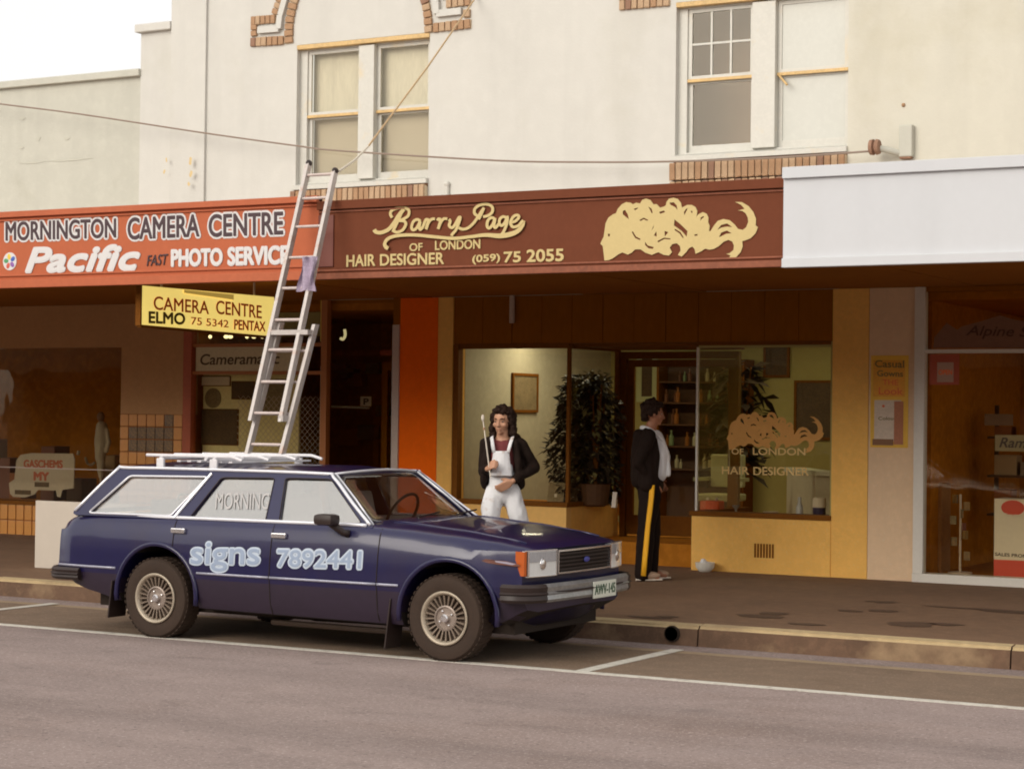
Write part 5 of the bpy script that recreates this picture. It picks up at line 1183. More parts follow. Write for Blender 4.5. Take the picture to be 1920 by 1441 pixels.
# side trim, doors' shut lines
def side_y(x, z):
    w_ = interp(W_T, x); prof = [(.47, w_-.004), (.515, w_+.004), (.545, w_), (.62, w_-.004), (.72, w_-.014), (.79, w_-.026), (interp(ZS, x)-.055, w_-.042), (interp(ZS, x)-.018, w_-.062), (interp(ZS, x), w_-.088)]
    zb3 = interp(ZB, x); prof = [(zb3+.02, w_-.055), (zb3+.10, w_-.018)]+prof
    return interp_lin(prof, z)
def interp_lin(tab, x):
    for (a, b), (c, d) in zip(tab, tab[1:]):
        if a <= x <= c: return b+(d-b)*(x-a)/max(1e-6, c-a)
    return tab[0][1] if x < tab[0][0] else tab[-1][1]
for sg in (-1, 1):
    for xa, xb in ((-2.17, -1.505), (-1.495, -.565), (-.555, -.375), (-3.58, -2.97)):
        put('side_trim', MB().tube([cw_(xa+(xb-xa)*k/6, sg*(interp(W_T, xa+(xb-xa)*k/6)+.008), .517) for k in range(7)], (.0055, .009), 8), M['trim_dull'], car, smooth=True)
    for xs_, z0_, z1_ in ((-.56, .25, .905), (-1.5, .24, .905), (-2.42, .66, .905)):
        g = MB(); pts = [cw_(xs_, sg*(side_y(xs_, z0_+(z1_-z0_)*k/14)+.0012), z0_+(z1_-z0_)*k/14) for k in range(15)]
        g.tube(pts, .0038, 6); put('shut_line', g, M['under'], car)
    g = MB(); pts = [cw_(-.44+.92*k/10, sg*(side_y(-.44+.92*k/10, .70)+.0008), .80-.02*k/10) for k in range(11)]
    for xh in (-2.37, -1.43):
        h = MB().box(cw_(xh-.065, sg*(side_y(xh, .83)+.002), .808), cw_(xh+.065, sg*(side_y(xh, .83)+.030), .846), bev=.008)
        put('door_handle', h, M['chrome'], car)
# greenhouse: side frames with window openings, mapped on a plane leaning inwards
YB_, YT_ = -.755, -.585; ZB_, ZT_ = .915, 1.275
pn = Vector((0, -(ZT_-ZB_), -(YB_-YT_)*-1)); 
P0_ = cw_(0, YB_, ZB_); side_n = Vector((0, -(ZT_-ZB_), (YT_-YB_))).normalized()
def gs(u, v): 
    q = on_plane(u, v, P0_, side_n); return (q.x-CX, (q.z-ZB_)/(ZT_-ZB_))
def smap(x, t, out=0, sg=-1):
    q = Vector((x, (YB_+(YT_-YB_)*t), ZB_+(ZT_-ZB_)*t)); n2 = side_n*out
    return cw_(q.x+n2.x, (q.y+n2.y)*(-sg), q.z+n2.z)
def rnd_poly(pts, r=.03, n=4):
    out = []; m = len(pts)
    for i in range(m):
        p0, p1, p2 = [Vector(pts[(i+k-1) % m]) for k in range(3)]
        a = p1+(p0-p1).normalized()*min(r, (p0-p1).length*.4); b = p1+(p2-p1).normalized()*min(r, (p2-p1).length*.4)
        for k in range(n+1):
            t = k/n; out.append(tuple((a*(1-t)**2+p1*2*t*(1-t)+b*t*t)))
    return out
SC = 2.75                                     # t-units to metres, for rounding in (x, t) space
outer = [gs(712, 990), (-.82, .0-.02), gs(646, 889), (-1.26, 1.03), (-3.27, 1.03), gs(228, 885), (-3.40, .55), gs(148, 968), (-3.50, -.02), (-.64, -.02)]
outer = [(-.63, -.03), (-.70, .10), (-1.10, .93), (-1.17, 1.03), (-2.2, 1.05), (-3.10, 1.02), (-3.20, .94), (-3.47, .04), (-3.46, -.03)]
wq = [gs(168, 962), gs(322, 968), gs(392, 895), gs(246, 893)]
wr = [gs(357, 972), gs(499, 979), gs(517, 897), gs(417, 896)]
wf = [gs(525, 980), gs(680, 982), gs(622, 899), gs(537, 897)]
wins = [rnd_poly(w_, .045) for w_ in (wq, wr, wf)]
for sg in (-1, 1):
    bmf = curve_bm([rnd_poly(outer, .05)]+wins, .024)
    for v in bmf.verts: v.co = smap(v.co.x, v.co.y, v.co.z, sg)
    fr_ = put('window_frame', bmf, M['car'], car)
    for wi, wpoly in enumerate(wins):
        bmg = curve_bm([wpoly], .004)
        for v in bmg.verts: v.co = smap(v.co.x, v.co.y, v.co.z-.004, sg)
        gl_ = put('side_window', bmg, M['carglass'], car)
        if sg == -1 and wi == 1:
            pgw = lambda u, v: smap(*gs(u, v), .0005)
            text_at('MORNING', pgw(404, 954), pgw(504, 955), pgw(406, 924), mat('faded_grey_window_paint', (.48, .46, .45), .7), gl_, thick=.0015, lift=.002, halo=0, bold=0)
        tr = MB(); pts = [smap(x, t, .014, sg) for x, t in wpoly]; pts.append(pts[0])
        tr.tube(pts, (.0085 if wi == 0 else .004), 6); put('window_trim', tr, M['bright'] if wi == 0 else M['black_plastic'], car, smooth=True)
    put('belt_trim', MB().tube([cw_(x_/20, sg*(interp(W_T, x_/20)-.078), interp(ZS, x_/20)+.004) for x_ in range(-68, -13)], (.010, .014), 8), M['bright'], car, smooth=True)
    put('roof_gutter', MB().tube([smap(x, t, .016, sg) for x, t in smooth_loop([(-.67, .02), (-.87, .43), (-1.10, .93), (-1.22, 1.0), (-2.2, 1.015), (-3.05, 1.0), (-3.17, .93), (-3.45, .05)], 4, False)][0 if sg else 0:], .0125, 8), M['bright'], car, smooth=True)
    tr = MB(); tr.tube([smap(*gs(329, 972), .02, sg), smap(*gs(400, 889), .02, sg)], .012, 6); put('pillar_trim', tr, M['bright'], car)
# roof
bm = bmesh.new(); rings = []
for i in range(24):
    x_ = -3.21+(-1.145+3.21)*i/23; e = min(1, min(i, 23-i)/3.0)
    ring = []
    for j in range(17):
        s_ = -1+2*j/16; y = s_*.592; arch = (1-abs(s_)**2.6)
        xx = x_ + (.05*(1-s_*s_) if i > 18 else 0)*(i-18)/5 - (.04*(1-s_*s_) if i < 4 else 0)*(4-i)/4
        z = 1.268+.055*arch*(.55+.45*e)+.006*e
        ring.append(bm.verts.new(cw_(xx, y, z)))
    rings.append(ring)
low = [[bm.verts.new(v.co-Vector((0, 0, .03))) for v in r_] for r_ in rings]
for a_, b_, c_, d_ in zip(rings, rings[1:], low, low[1:]):
    for j in range(16): bm.faces.new((a_[j], a_[j+1], b_[j+1], b_[j])); bm.faces.new((c_[j], d_[j], d_[j+1], c_[j+1]))
    bm.faces.new((a_[0], b_[0], d_[0], c_[0])); bm.faces.new((a_[16], c_[16], d_[16], b_[16]))
for r_, l_ in ((rings[0], low[0]), (rings[-1], low[-1])):
    for j in range(16): bm.faces.new((r_[j], l_[j], l_[j+1], r_[j+1]))
put('roof', bm, M['car'], car, smooth='auto')
# windscreen and tailgate glass
def screen(name, xb, zb4, yb_, xt, zt4, yt_, bulge, m, par):
    bm = bmesh.new(); g = []
    for i in range(7):
        t = i/6; row = []
        for j in range(13):
            s_ = -1+2*j/12; y = s_*(yb_+(yt_-yb_)*t); x_ = xb+(xt-xb)*t+bulge*(1-s_*s_)*(1-.4*t); row.append(bm.verts.new(cw_(x_, y, zb4+(zt4-zb4)*t)))
        g.append(row)
    for a_, b_ in zip(g, g[1:]):
        for j in range(12): bm.faces.new((a_[j], a_[j+1], b_[j+1], b_[j]))
    r_ = bmesh.ops.solidify(bm, geom=list(bm.faces), thickness=.005)
    o = put(name, bm, m, par, smooth=True)
    return g
def rail(name, pts, r_, m): put(name, MB().tube(pts, r_, 8), m, car, smooth=True)
screen('windscreen', -.72, .925, .70, -1.135, 1.278, .555, .10, M['screen'], car)
for sg in (-1, 1): rail('windscreen_pillar', [cw_(-.70, sg*.735, .905), cw_(-.905, sg*.665, 1.09), cw_(-1.14, sg*.585, 1.278)], [(.026, .022)]*3, M['car']); rail('windscreen_trim', [cw_(-.685, sg*.700, .925), cw_(-.885, sg*.632, 1.10), cw_(-1.11, sg*.560, 1.278)], .008, M['bright'])
rail('windscreen_trim', [cw_(-1.125+.065*(1-(j/6)**2), j/6*.56, 1.280+.025*(1-(j/6)**2)) for j in range(-6, 7)], .009, M['bright'])
screen('tailgate_glass', -3.48, .93, .66, -3.22, 1.26, .55, -.05, M['carglass'], car)
rail('tailgate_frame', [cw_(-3.49-.05*(1-(j/6)**2), j/6*.70, .925) for j in range(-6, 7)], .018, M['car'])
rail('cowl', [cw_(-.67+.10*(1-(j/6)**2), j/6*.69, .925) for j in range(-6, 7)], (.028, .014), M['black_plastic'])
for yy0 in (-.25, .30): rail('wiper', [cw_(-.58, yy0, .955), cw_(-.60, yy0+.02, .968), cw_(-.66, yy0+.42, .990)], .007, M['black_plastic'])
for sg in (-1, 1): rail('bonnet_crease', [cw_(x_/10, sg*(.56-.012*(x_/10)**2), interp(ZC, x_/10)-.018) for x_ in range(-6, 6)], (.010, .008), M['car'])
# interior
for yy0 in (-.36, .36):
    st2 = MB().box(cw_(-1.62, yy0-.24, .70), cw_(-1.50, yy0+.24, 1.12), bev=.04, rot=Matrix.Rotation(R(-14), 3, 'Y')); s1 = put('front_seat', st2, M['seat'], car)
    put('headrest', MB().box(cw_(-1.70, yy0-.12, 1.10), cw_(-1.62, yy0+.12, 1.21), bev=.025), M['seat'], s1)
put('rear_seat', MB().box(cw_(-2.42, -.62, .70), cw_(-2.30, .62, 1.08), bev=.04), M['seat'], car)
put('dashboard', MB().box(cw_(-.96, -.68, .72), cw_(-.76, .68, .93), bev=.03), M['black_plastic'], car)
sw = MB(); sw.tube([cw_(-1.12+.19*.45*math.cos(2*math.pi*k/20), .36+.19*math.sin(2*math.pi*k/20), .95+.19*.85*math.cos(2*math.pi*k/20)) for k in range(21)], .012, 6); put('steering_wheel', sw, M['black_plastic'], car)
# nose: grille, headlamps, indicators
def nf(y, z, d=0.0):                            # point on the front face
    return cw_(nose_x(.66, y)+d-.03*abs(z-.72), y, z)
def front_panel(y0, y1, z0, z1, d0, d1, m, name, par, nseg=4, bev=False, **kw):
    bm = bmesh.new(); ra, rb = [], []
    for k in range(nseg+1):
        y = y0+(y1-y0)*k/nseg
        ra.append([bm.verts.new(nf(y, z, d)) for z, d in ((z0, d0), (z0, d1), (z1, d1), (z1, d0))])
    for a_, b_ in zip(ra, ra[1:]):
        for j in range(4): bm.faces.new((a_[j], a_[(j+1) % 4], b_[(j+1) % 4], b_[j]))
    bm.faces.new(ra[0]); bm.faces.new(ra[-1][::-1]); return put(name, bm, m, par, smooth='auto', **kw)
gz0, gz1 = .625, .785
grl = front_panel(-.395, .395, gz0, gz1, -.02, .010, M['under'], 'grille', car, 8)
for k in range(5): front_panel(-.385, .385, gz0+.02+k*.027, gz0+.030+k*.027, .010, .022, M['black_plastic'], 'grille_bar', grl, 8)
for (y0, y1, z0, z1) in ((-.41, .41, gz1-.008, gz1+.004), (-.41, .41, gz0-.004, gz0+.008)): front_panel(y0, y1, z0, z1, .005, .032, M['chrome'], 'grille_surround', grl, 8)
for y0 in (-.41, .398): front_panel(y0, y0+.012, gz0+.0085, gz1-.0085, .005, .032, M['chrome'], 'grille_surround', grl, 1)
bg_ = MB().ball(nf(0, .705, .028), (.006, .045, .02), 14, 8); put('oval_badge', bg_, mat('badge_blue', (.05, .06, .30), .3), grl)
for sg in (-1, 1):
    a_, b_ = sorted((sg*.418, sg*.722)); hl = front_panel(a_, b_, .618, .792, -.02, .024, M['lens'], 'headlamp', car, 4)
    for z_ in (.612, .792): front_panel(a_, b_, z_, z_+.006, 0, .03, M['chrome'], 'lamp_rim', hl, 4)
    front_panel(a_+.012, b_-.012, .715, .784, .024, .0265, mat('shaded_lens', (.40, .40, .42), .15, coat=1, var=.25, vscale=16, stretch=(1, 5, 1)), 'upper_lens', hl, 4)
    for yy_ in (a_, b_-.010): front_panel(yy_, yy_+.010, .6185, .7915, .0, .029, M['chrome'], 'lamp_rim', hl, 1)
    lc = (a_+b_)/2; put('bulb_shield', MB().ball(nf(lc, .70, .020), (.012, .045, .045), 14, 8), M['chrome'], hl, smooth=True)
    a_, b_ = sorted((sg*.726, sg*.748)); front_panel(a_, b_, .622, .79, -.05, .020, M['amber'], 'indicator_lamp', car, 3)
# bumpers
def bumper(sgn, xb, hw, z0, z1, name, lab):
    b = MB(); pts = []
    path = [(-.21 if sgn > 0 else -.34, hw), (-.16, hw+.004), (-.10, hw-.012), (-.02, hw-.09), (.015, hw-.30), (.035, 0)]
    full = [(xb+sgn*p, -y) for p, y in path]+[(xb+sgn*p, y) for p, y in path[:-1][::-1]]
    full = smooth_loop(full, 4, False); rows = []
    for i, (x, y) in enumerate(full):
        p, q = full[max(0, i-1)], full[min(len(full)-1, i+1)]; t = Vector((q[0]-p[0], q[1]-p[1], 0)).normalized(); nn = Vector((t.y, -t.x, 0))*(-1 if sgn < 0 else 1)
        prof = [(0, z0), (.035, z0+.005), (.05, z0+.025), (.042, (z0+z1)/2-.01), (.056, (z0+z1)/2), (.042, (z0+z1)/2+.012), (.048, z1-.02), (.03, z1), (0, z1)]
        rows.append([b.bm.verts.new(cw_(x, y, 0)+nn*o_+Vector((0, 0, z))) for o_, z in prof])
    for a_, b2 in zip(rows, rows[1:]):
        for j in range(9): b.bm.faces.new((a_[j], a_[(j+1) % 9], b2[(j+1) % 9], b2[j]))
    b.bm.faces.new(rows[0]); b.bm.faces.new(rows[-1][::-1])
    for f in b.bm.faces:
        c_ = f.calc_center_median(); f.material_index = 0 if abs(c_.y-CY) < hw-.17 else 1
    return put(name, b, [M['chrome_dull'], M['black_plastic']], car, smooth='auto', label=lab)
M['chrome_dull'] = mat('dulled_chrome', (.38, .38, .38), .35, metal=.55, var=.3, vscale=5)
fb = bumper(1, .665, .79, .435, .565, 'front_bumper', 'chrome front bumper with black end caps')
rbp = bumper(-1, -3.68, .80, .40, .50, 'rear_bumper', 'dark rear bumper')
for k in range(1): put('bumper_strip', MB().tube([cw_(.665+.085-.19*(abs(y)/6*.60/.80)**3*.6, y/6*.60, .505) for y in range(-6, 7)], .008, 6), M['black_plastic'], fb)
# front valance
bm = bmesh.new(); rows = []
for i in range(17):
    s_ = -1+2*i/16; y = s_*.765; x0_ = .62-.26*abs(s_)**3
    rows.append([bm.verts.new(cw_(x0_-.0, y, .50)), bm.verts.new(cw_(x0_+.015, y, .40)), bm.verts.new(cw_(x0_-.05, y*.97, .30)), bm.verts.new(cw_(x0_-.14, y*.93, .245)), bm.verts.new(cw_(x0_-.22, y*.9, .26))])
for a_, b_ in zip(rows, rows[1:]):
    for j in range(4): bm.faces.new((a_[j], a_[j+1], b_[j+1], b_[j]))
bmesh.ops.solidify(bm, geom=list(bm.faces), thickness=.012)
put('front_valance', bm, M['car'], car, smooth='auto')
# number plate
npx = .742; pl_ = MB().box(cw_(npx+.006, -.02, .425), cw_(npx+.014, .34, .545), bev=.004); plo = put('number_plate', pl_, mat('plate_white', (.74, .76, .66), .4), car)
text_at('AWV-145', cw_(npx+.014, .0, .452), cw_(npx+.014, .32, .452), cw_(npx+.014, .0, .522), mat('plate_green', (.04, .10, .05), .5), plo, bold=.02, lift=.001, thick=.002)
# mirror, mud flaps, exhaust, sill pipe
mr_ = put('door_mirror', MB().box(cw_(-1.02, -.99, .925), cw_(-.86, -.86, 1.005), bev=.03), M['black_plastic'], car, smooth='auto')
put('mirror_stalk', MB().tube([cw_(-.92, -.90, .94), cw_(-.86, -.83, .87), cw_(-.83, -.80, .86)], [.03, .024, .03], 8), M['black_plastic'], mr_, smooth=True)
for xf_, z0_ in ((-.47, .06), (-3.02, .13)):
    for sg in (-1, 1): put('mud_flap', MB().box(cw_(xf_, sg*.64, z0_), cw_(xf_+.012, sg*.845, .42), bev=.004, rot=Matrix.Rotation(R(7), 3, 'Y')), M['black_plastic'], car)
put('exhaust_pipe', MB().tube([cw_(-.55, .1, .17), cw_(-1.7, .05, .16), cw_(-1.9, .1, .18)], .05, 10), M['under'], car)
put('sill_bar', MB().tube([cw_(-1.6, -.66, .17), cw_(-.52, -.66, .165)], .022, 8), M['rubber'], car)
put('floor_pan', MB().box(cw_(-3.3, -.62, .20), cw_(.45, .62, .30)), M['under'], car)
# wheels
def wheel(x, sg):
    c = cw_(x, sg*.735, .305); o_ = sg
    def L(prof): return [(r_, o_*y_) for r_, y_ in prof]
    tyre = MB().lathe(L([(.17, -.085), (.24, -.098), (.285, -.092), (.303, -.072), (.3055, -.03), (.3055, .03), (.303, .072), (.285, .094), (.24, .100), (.190, .088), (.178, .06)]), c, 'y', 44)
    for k in range(44):                          # tread blocks
        for yy, ph in ((-.045, 0), (.045, .5)):
            t = 2*math.pi*(k+ph)/44; q = c+Vector((.3055*math.cos(t), yy, .3055*math.sin(t)))
            tyre.box(q-Vector((.006, .034, .013)), q+Vector((.0015, .034, .013)), rot=Matrix.Rotation(-t, 3, 'Y'))
    w_ = put('wheel', tyre, M['rubber'], car, smooth='auto')
    put('rim', MB().lathe(L([(.168, .04), (.186, .085), (.192, .098), (.184, .104), (.172, .098), (.160, .075), (.158, .04)]), c, 'y', 44), M['rim'], w_, smooth=True)
    put('dish', MB().lathe(L([(.165, .03), (.150, .045), (.07, .055), (.0005, .055)]), c, 'y', 36), M['rim_dark'], w_)
    sp = MB()
    for k in range(24):
        t = 2*math.pi*k/24+.06; d = Vector((math.cos(t), 0, math.sin(t))); e = Vector((-math.sin(t), 0, math.cos(t)))
        a_, b_ = c+d*.088, c+d*.160; y0, y1 = Vector((0, o_*.058, 0)), Vector((0, o_*.088, 0))
        sp.hexa([a_-e*.0042+y0, b_-e*.0065+y0, b_+e*.0065+y0, a_+e*.0042+y0, a_-e*.0042+y1*.9, b_-e*.0065+y1, b_+e*.0065+y1, a_+e*.0042+y1*.9])
    put('vanes', sp, M['vane'], w_)
    put('hub', MB().lathe(L([(.092, .055), (.090, .080), (.080, .084), (.074, .070), (.0005, .070)]), c, 'y', 30), mat('hub_grey', (.30, .24, .20), .45, metal=.3), w_, smooth='auto')
    put('centre_cap', MB().lathe(L([(.030, .070), (.030, .098), (.022, .106), (.0005, .107)]), c, 'y', 20), M['chrome'], w_, smooth='auto')
    for k in range(4): t = 2*math.pi*k/4+.5; put('wheel_nut', MB().ball(c+Vector((.055*math.cos(t), o_*.074, .055*math.sin(t))), .009, 8, 6), M['chrome'], w_)
for x in (0.0, -2.58):
    for sg in (-1, 1): wheel(x, sg)
# door lettering, laid on the curved side
def dmap(q, h):
    lx = q.x-CX; return Vector((q.x, CY-(side_y(lx, q.z)+h), q.z))
def dpt(u, v): 
    q = at(u, v, 1, CY-.838); return q
def dtext(s, u0, v0, u1, v1, hh, **kw):
    bl, tl = mat('pale_blue_letter', (.50, .57, .66), .6), mat('grey_blue_letter', (.30, .37, .50), .6, var=.1, vscale=20)
    p0, p1, pt = dpt(u0, v0), dpt(u1, v1), dpt(u0, v0-hh)
    text_at(s, p0, p1, pt, bl, car, halo=.016, bold=.03, lift=.002, thick=.003, fmap=dmap, name='letter_outline', **kw)
    text_at(s, p0, p1, pt, tl, car, bold=.012, lift=.006, thick=.0015, fmap=dmap, **kw)
dtext('signs', 359, 1069, 487, 1071, 52)
dtext('7892441', 521, 1061, 677, 1065, 31)
# scraped patch on the front wing
poly_px('scrape', [[(898, 1051), (905, 1048), (922, 1050), (940, 1052), (958, 1057), (966, 1061), (958, 1063), (940, 1060), (925, 1058), (908, 1055)]], mat('scraped_rust', (.16, .055, .035), .7, var=.4, vscale=30), car, lambda u, v: dmap(dpt(u, v), .0015), (0, -1, 0), thick=.0012, lift=.0003)
poly_px('scrape', [[(922, 1051), (944, 1054), (958, 1058), (952, 1060), (938, 1057), (924, 1054)]], mat('pale_scrape', (.30, .26, .32), .5), car, lambda u, v: dmap(dpt(u, v), .0032), (0, -1, 0), thick=.001, lift=.0003)  # paler patch inside the rust-coloured one
# roof rack
rk = thing('roof_rack', (CX-2.2, CY, 1.36), 'white tubular roof rack with slats on top of the navy wagon', 'roof rack')
RW = mat('white_rack_paint', (.74, .72, .74), .4, var=.08, vscale=8)
ru = lambda u, y, v=858: at(u, v, 1, CY+y).x-CX
xa_, xb_ = ru(277, -.52), ru(600, .50)
for y in (-.53, -.19, .17, .53): put('rail', MB().tube([cw_(xa_, y, 1.385), cw_(xb_-.1, y, 1.385), cw_(xb_, y, 1.358)], .0125, 8), RW, rk)
for x_ in (xa_+.16, xa_+.60, xb_-.25): put('cross_bar', MB().tube([cw_(x_, -.56, 1.364), cw_(x_, .56, 1.364)], .013, 8), RW, rk)
for x_ in (xa_+.16, xb_-.25):
    for y in (-.555, .555): put('foot', MB().box(cw_(x_-.035, y-.012, 1.285), cw_(x_+.035, y+.012, 1.364), bev=.006), RW, rk)
for x_ in [xb_-.62+.1*k for k in range(6)]: put('slat', MB().box(cw_(x_-.018, -.52, 1.338), cw_(x_+.018, .52, 1.350)), RW, rk)

tbx = thing('tool_box', cw_(-3.0, .1, .722), 'dark grey tool box standing in the load area of the navy wagon', 'tool box')
put('case', MB().box(cw_(-3.12, -.25, .722), cw_(-2.84, .25, 1.02), bev=.015), mat('grey_case', (.16, .14, .15), .6), tbx)
put('handle', MB().tube([cw_(-2.98, -.08, 1.02), cw_(-2.98, -.06, 1.06), cw_(-2.98, .06, 1.06), cw_(-2.98, .08, 1.02)], .009, 8), M['chrome'], tbx)
tn = put('paint_tin', MB().lathe([(.085, 0), (.088, .01), (.088, .20), (.09, .205), (.0005, .207)], cw_(-2.68, -.32, .722), 'z', 20), M['white_card'], None, smooth='auto', label='pale round paint tin beside the tool box inside the navy wagon', cat='tin')
put('wire_handle', MB().tube([cw_(-2.68+.09*math.cos(R(a)), -.32, .90+.11*math.sin(R(a))) for a in range(0, 181, 20)], .004, 6), M['chrome'], tn)
ds2 = put('folded_dust_sheet', remeshed(MB().ball(cw_(-3.22, -.2, .80), (.12, .26, .08)).ball(cw_(-3.2, .25, .79), (.13, .2, .07)), .012, 1, (.02, 12)), M['shirt'], None, smooth=True, label='crumpled white dust sheet at the tail end inside the navy wagon', cat='dust sheet')

# ------------------------------------------------------------------ people
class Fig:
    def __init__(s, name, x, y, ang, label):
        s.o = thing(name, (x, y, FZ), label, 'person'); s.b = Vector((x, y, FZ)); s.r = Matrix.Rotation(R(ang), 3, 'Z')
    def L(s, p): return s.b+s.r @ Vector(p)
    def pts(s, ps): return [s.L(p) for p in ps]
    def d(s, v): return s.r @ Vector(v)
def hand(f, mb, wrist, along, palm, thumb, curl=28, sc=1.0):
    """five fingered hand: along = finger direction, palm = direction the palm faces, thumb = side of the thumb"""
    a, n, t = f.d(along).normalized(), f.d(palm).normalized(), f.d(thumb).normalized()
    t = (t-a*t.dot(a)).normalized(); n = a.cross(t).normalized()*(1 if a.cross(t).dot(n) > 0 else -1); w_ = f.L(wrist)
    for k in range(4): mb.limb([w_+t*(.006-.004*k), w_+a*.045*sc+t*(.020-.0135*k)*1.25, w_+a*.085*sc+t*(.030-.0195*k)], [.016, .015, .0115])
    for k, ln in enumerate((.070, .080, .074, .058)):
        p = w_+a*.085*sc+t*(.030-.0195*k); pts = [p]; ang = R(curl*.5)
        for q in (.45, .32, .25):
            dd = a*math.cos(ang)+n*math.sin(ang); p = p+dd*ln*q*sc; pts.append(p); ang += R(curl)
        mb.limb(pts, [.0100, .0092, .0085, .0072])
    p = w_+a*.018+t*.018; q = p+(t*.75+a*.6+n*.25).normalized()*.038; r_ = q+(t*.25+a*.85+n*.45).normalized()*.032; mb.limb([p, q, r_], [.0135, .0115, .0090])
def head(f, mb, c, yaw=0.0, pitch=0.0):
    """skull, jaw, nose, ears, lips, brow; returns a mapper from head space to the world"""
    rr = Matrix.Rotation(R(yaw), 3, 'Z') @ Matrix.Rotation(R(pitch), 3, 'X'); c = Vector(c)
    def H(p): return f.L(c+rr @ Vector(p))
    R3 = f.r @ rr
    mb.ball(H((0, .012, .030)), (.074, .092, .086), 18, 14, rot=R3); mb.ball(H((0, -.022, -.018)), (.060, .068, .072), 16, 12, rot=R3)
    mb.ball(H((0, -.040, -.070)), (.038, .040, .034), 14, 10, rot=R3); mb.ball(H((0, -.076, -.090)), (.018, .014, .014), 10, 8, rot=R3)
    mb.limb([H((0, -.085, .018)), H((0, -.102, -.012)), H((0, -.108, -.026))], [.009, .011, .0135]); mb.ball(H((.012, -.096, -.030)), .009, 8, 6); mb.ball(H((-.012, -.096, -.030)), .009, 8, 6)
    mb.limb([H((-.042, -.072, .030)), H((0, -.088, .030)), H((.042, -.072, .030))], [.010, .010, .010])
    for s_ in (-1, 1):
        mb.ball(H((s_*.040, -.062, -.022)), (.022, .022, .020), 10, 8, rot=R3)
        mb.ball(H((s_*.073, .010, -.008)), (.009, .018, .030), 10, 8, rot=R3)
    mb.limb([H((-.020, -.084, -.054)), H((0, -.092, -.052)), H((.020, -.084, -.054))], [.006, .008, .006]); mb.limb([H((-.016, -.083, -.066)), H((0, -.089, -.067)), H((.016, -.083, -.066))], [.006, .008, .006])
    return H, R3
def face_bits(f, H, R3, par):
    ew, ei, lp_ = mat('eye_white', (.30, .22, .18), .4), mat('eye_iris', (.05, .02, .01), .3), mat('lips', (.30, .09, .06), .5)
    for s_ in (-1, 1):
        e = put('eye', MB().ball(H((s_*.030, -.070, .006)), (.013, .013, .0075), 12, 8, rot=R3), ew, par, smooth=True); put('iris', MB().ball(H((s_*.030, -.0815, .006)), (.006, .004, .006), 10, 8, rot=R3), ei, e)
        put('eyebrow', MB().limb([H((s_*.014, -.090, .028)), H((s_*.032, -.087, .034)), H((s_*.048, -.075, .029))], [.003, .0042, .003]), M['hair'], par)
    put('mouth', MB().ball(H((0, -.0905, -.060)), (.021, .006, .0035), 12, 6, rot=R3), lp_, par)
def curls(f, H, spots, seed, amp=.014, vox=.010):                 # keeps clear of the face
    rnd = random.Random(seed); mb = MB()
    for (p, r_, n_) in spots:
        for k in range(n_):
            d_ = Vector((rnd.gauss(0, 1), rnd.gauss(0, 1), rnd.gauss(0, 1))).normalized()*rnd.uniform(.55, 1.12)
            if p[1]+d_.y*r_[1] < -.035 and p[2]+d_.z*r_[2] < .062 and abs(p[0]+d_.x*r_[0]) < .075: continue
            mb.ball(H((p[0]+d_.x*r_[0], p[1]+d_.y*r_[1], p[2]+d_.z*r_[2])), rnd.uniform(.012, .024), 8, 6)
    return mb

# slimmer arms for the first figure
# --- person in white overalls, standing on the footpath behind the bonnet
yA = 14.85; uA = at(939, 800, 1, yA)
A = Fig('person', uA.x+.02, yA, 24, 'person with long dark curly hair in white overalls and black jacket holding a thin stick')
bd_ = MB(); 
bd_.limb(A.pts([(0, 0, .96), (0, .01, 1.05), (0, .015, 1.22), (0, .02, 1.34)]), [.095, .105, .115, .085])
bd_.limb(A.pts([(0, .02, 1.33), (0, .0, 1.40), (0, -.01, 1.45)]), [.060, .052, .050])
for s_, kn, an, ft in ((-1, (-.10, -.05, .47), (-.10, -.01, .08), (-.10, -.14, .035)), (1, (.19, .0, .47), (.25, .07, .09), (.27, -.06, .035))):
    bd_.limb(A.pts([(s_*.080, 0, .88), kn, an, ft]), [.070, .055, .038, .032])
lA = [(.150, .02, 1.335), (.265, .07, 1.14), (.105, -.15, 1.03)]
rA = [(-.145, .02, 1.335), (-.165, .06, 1.10), (-.105, -.17, 1.13)]
bd_.limb(A.pts(lA), [.045, .036, .024]); bd_.limb(A.pts(rA), [.045, .036, .024])
hand(A, bd_, (.10, -.155, 1.028), (-.8, -.1, -.5), (0, .9, -.2), (0, -.3, 1), curl=22)
hand(A, bd_, (-.10, -.175, 1.135), (.35, -.75, .3), (1, .2, 0), (.2, .1, 1), curl=62)
hH, hR = head(A, bd_, (-.005, -.015, 1.525), yaw=-14, pitch=4)
put('body', remeshed(bd_, .0062, 2), M['skin'], A.o, smooth=True)
face_bits(A, hH, hR, A.o)
hr = curls(A, hH, [((0, .02, .052), (.080, .090, .080), 220), ((.075, .035, .03), (.022, .06, .05), 55), ((-.075, .035, .03), (.022, .06, .05), 55), ((0, .095, .02), (.07, .03, .07), 70),
    ((.085, .03, -.07), (.028, .05, .07), 70), ((-.082, .03, -.07), (.026, .05, .07), 65), ((0, .10, -.08), (.08, .03, .08), 80), ((.10, .03, -.15), (.03, .045, .04), 30), ((-.09, .03, -.14), (.025, .04, .035), 26), ((0, -.058, .095), (.05, .018, .012), 30)], 4)
put('hair', remeshed(hr, .007, 1, (.007, 70)), M['hair'], A.o, smooth=True)
tr_ = MB()
tr_.limb(A.pts([(0, 0, 1.10), (0, 0, 1.00), (0, 0, .95)]), [.112, .122, .122])
tr_.limb(A.pts([(-.065, 0, .93), (-.090, -.045, .70), (-.100, -.05, .47), (-.10, -.02, .10)]), [.092, .080, .084, .104])
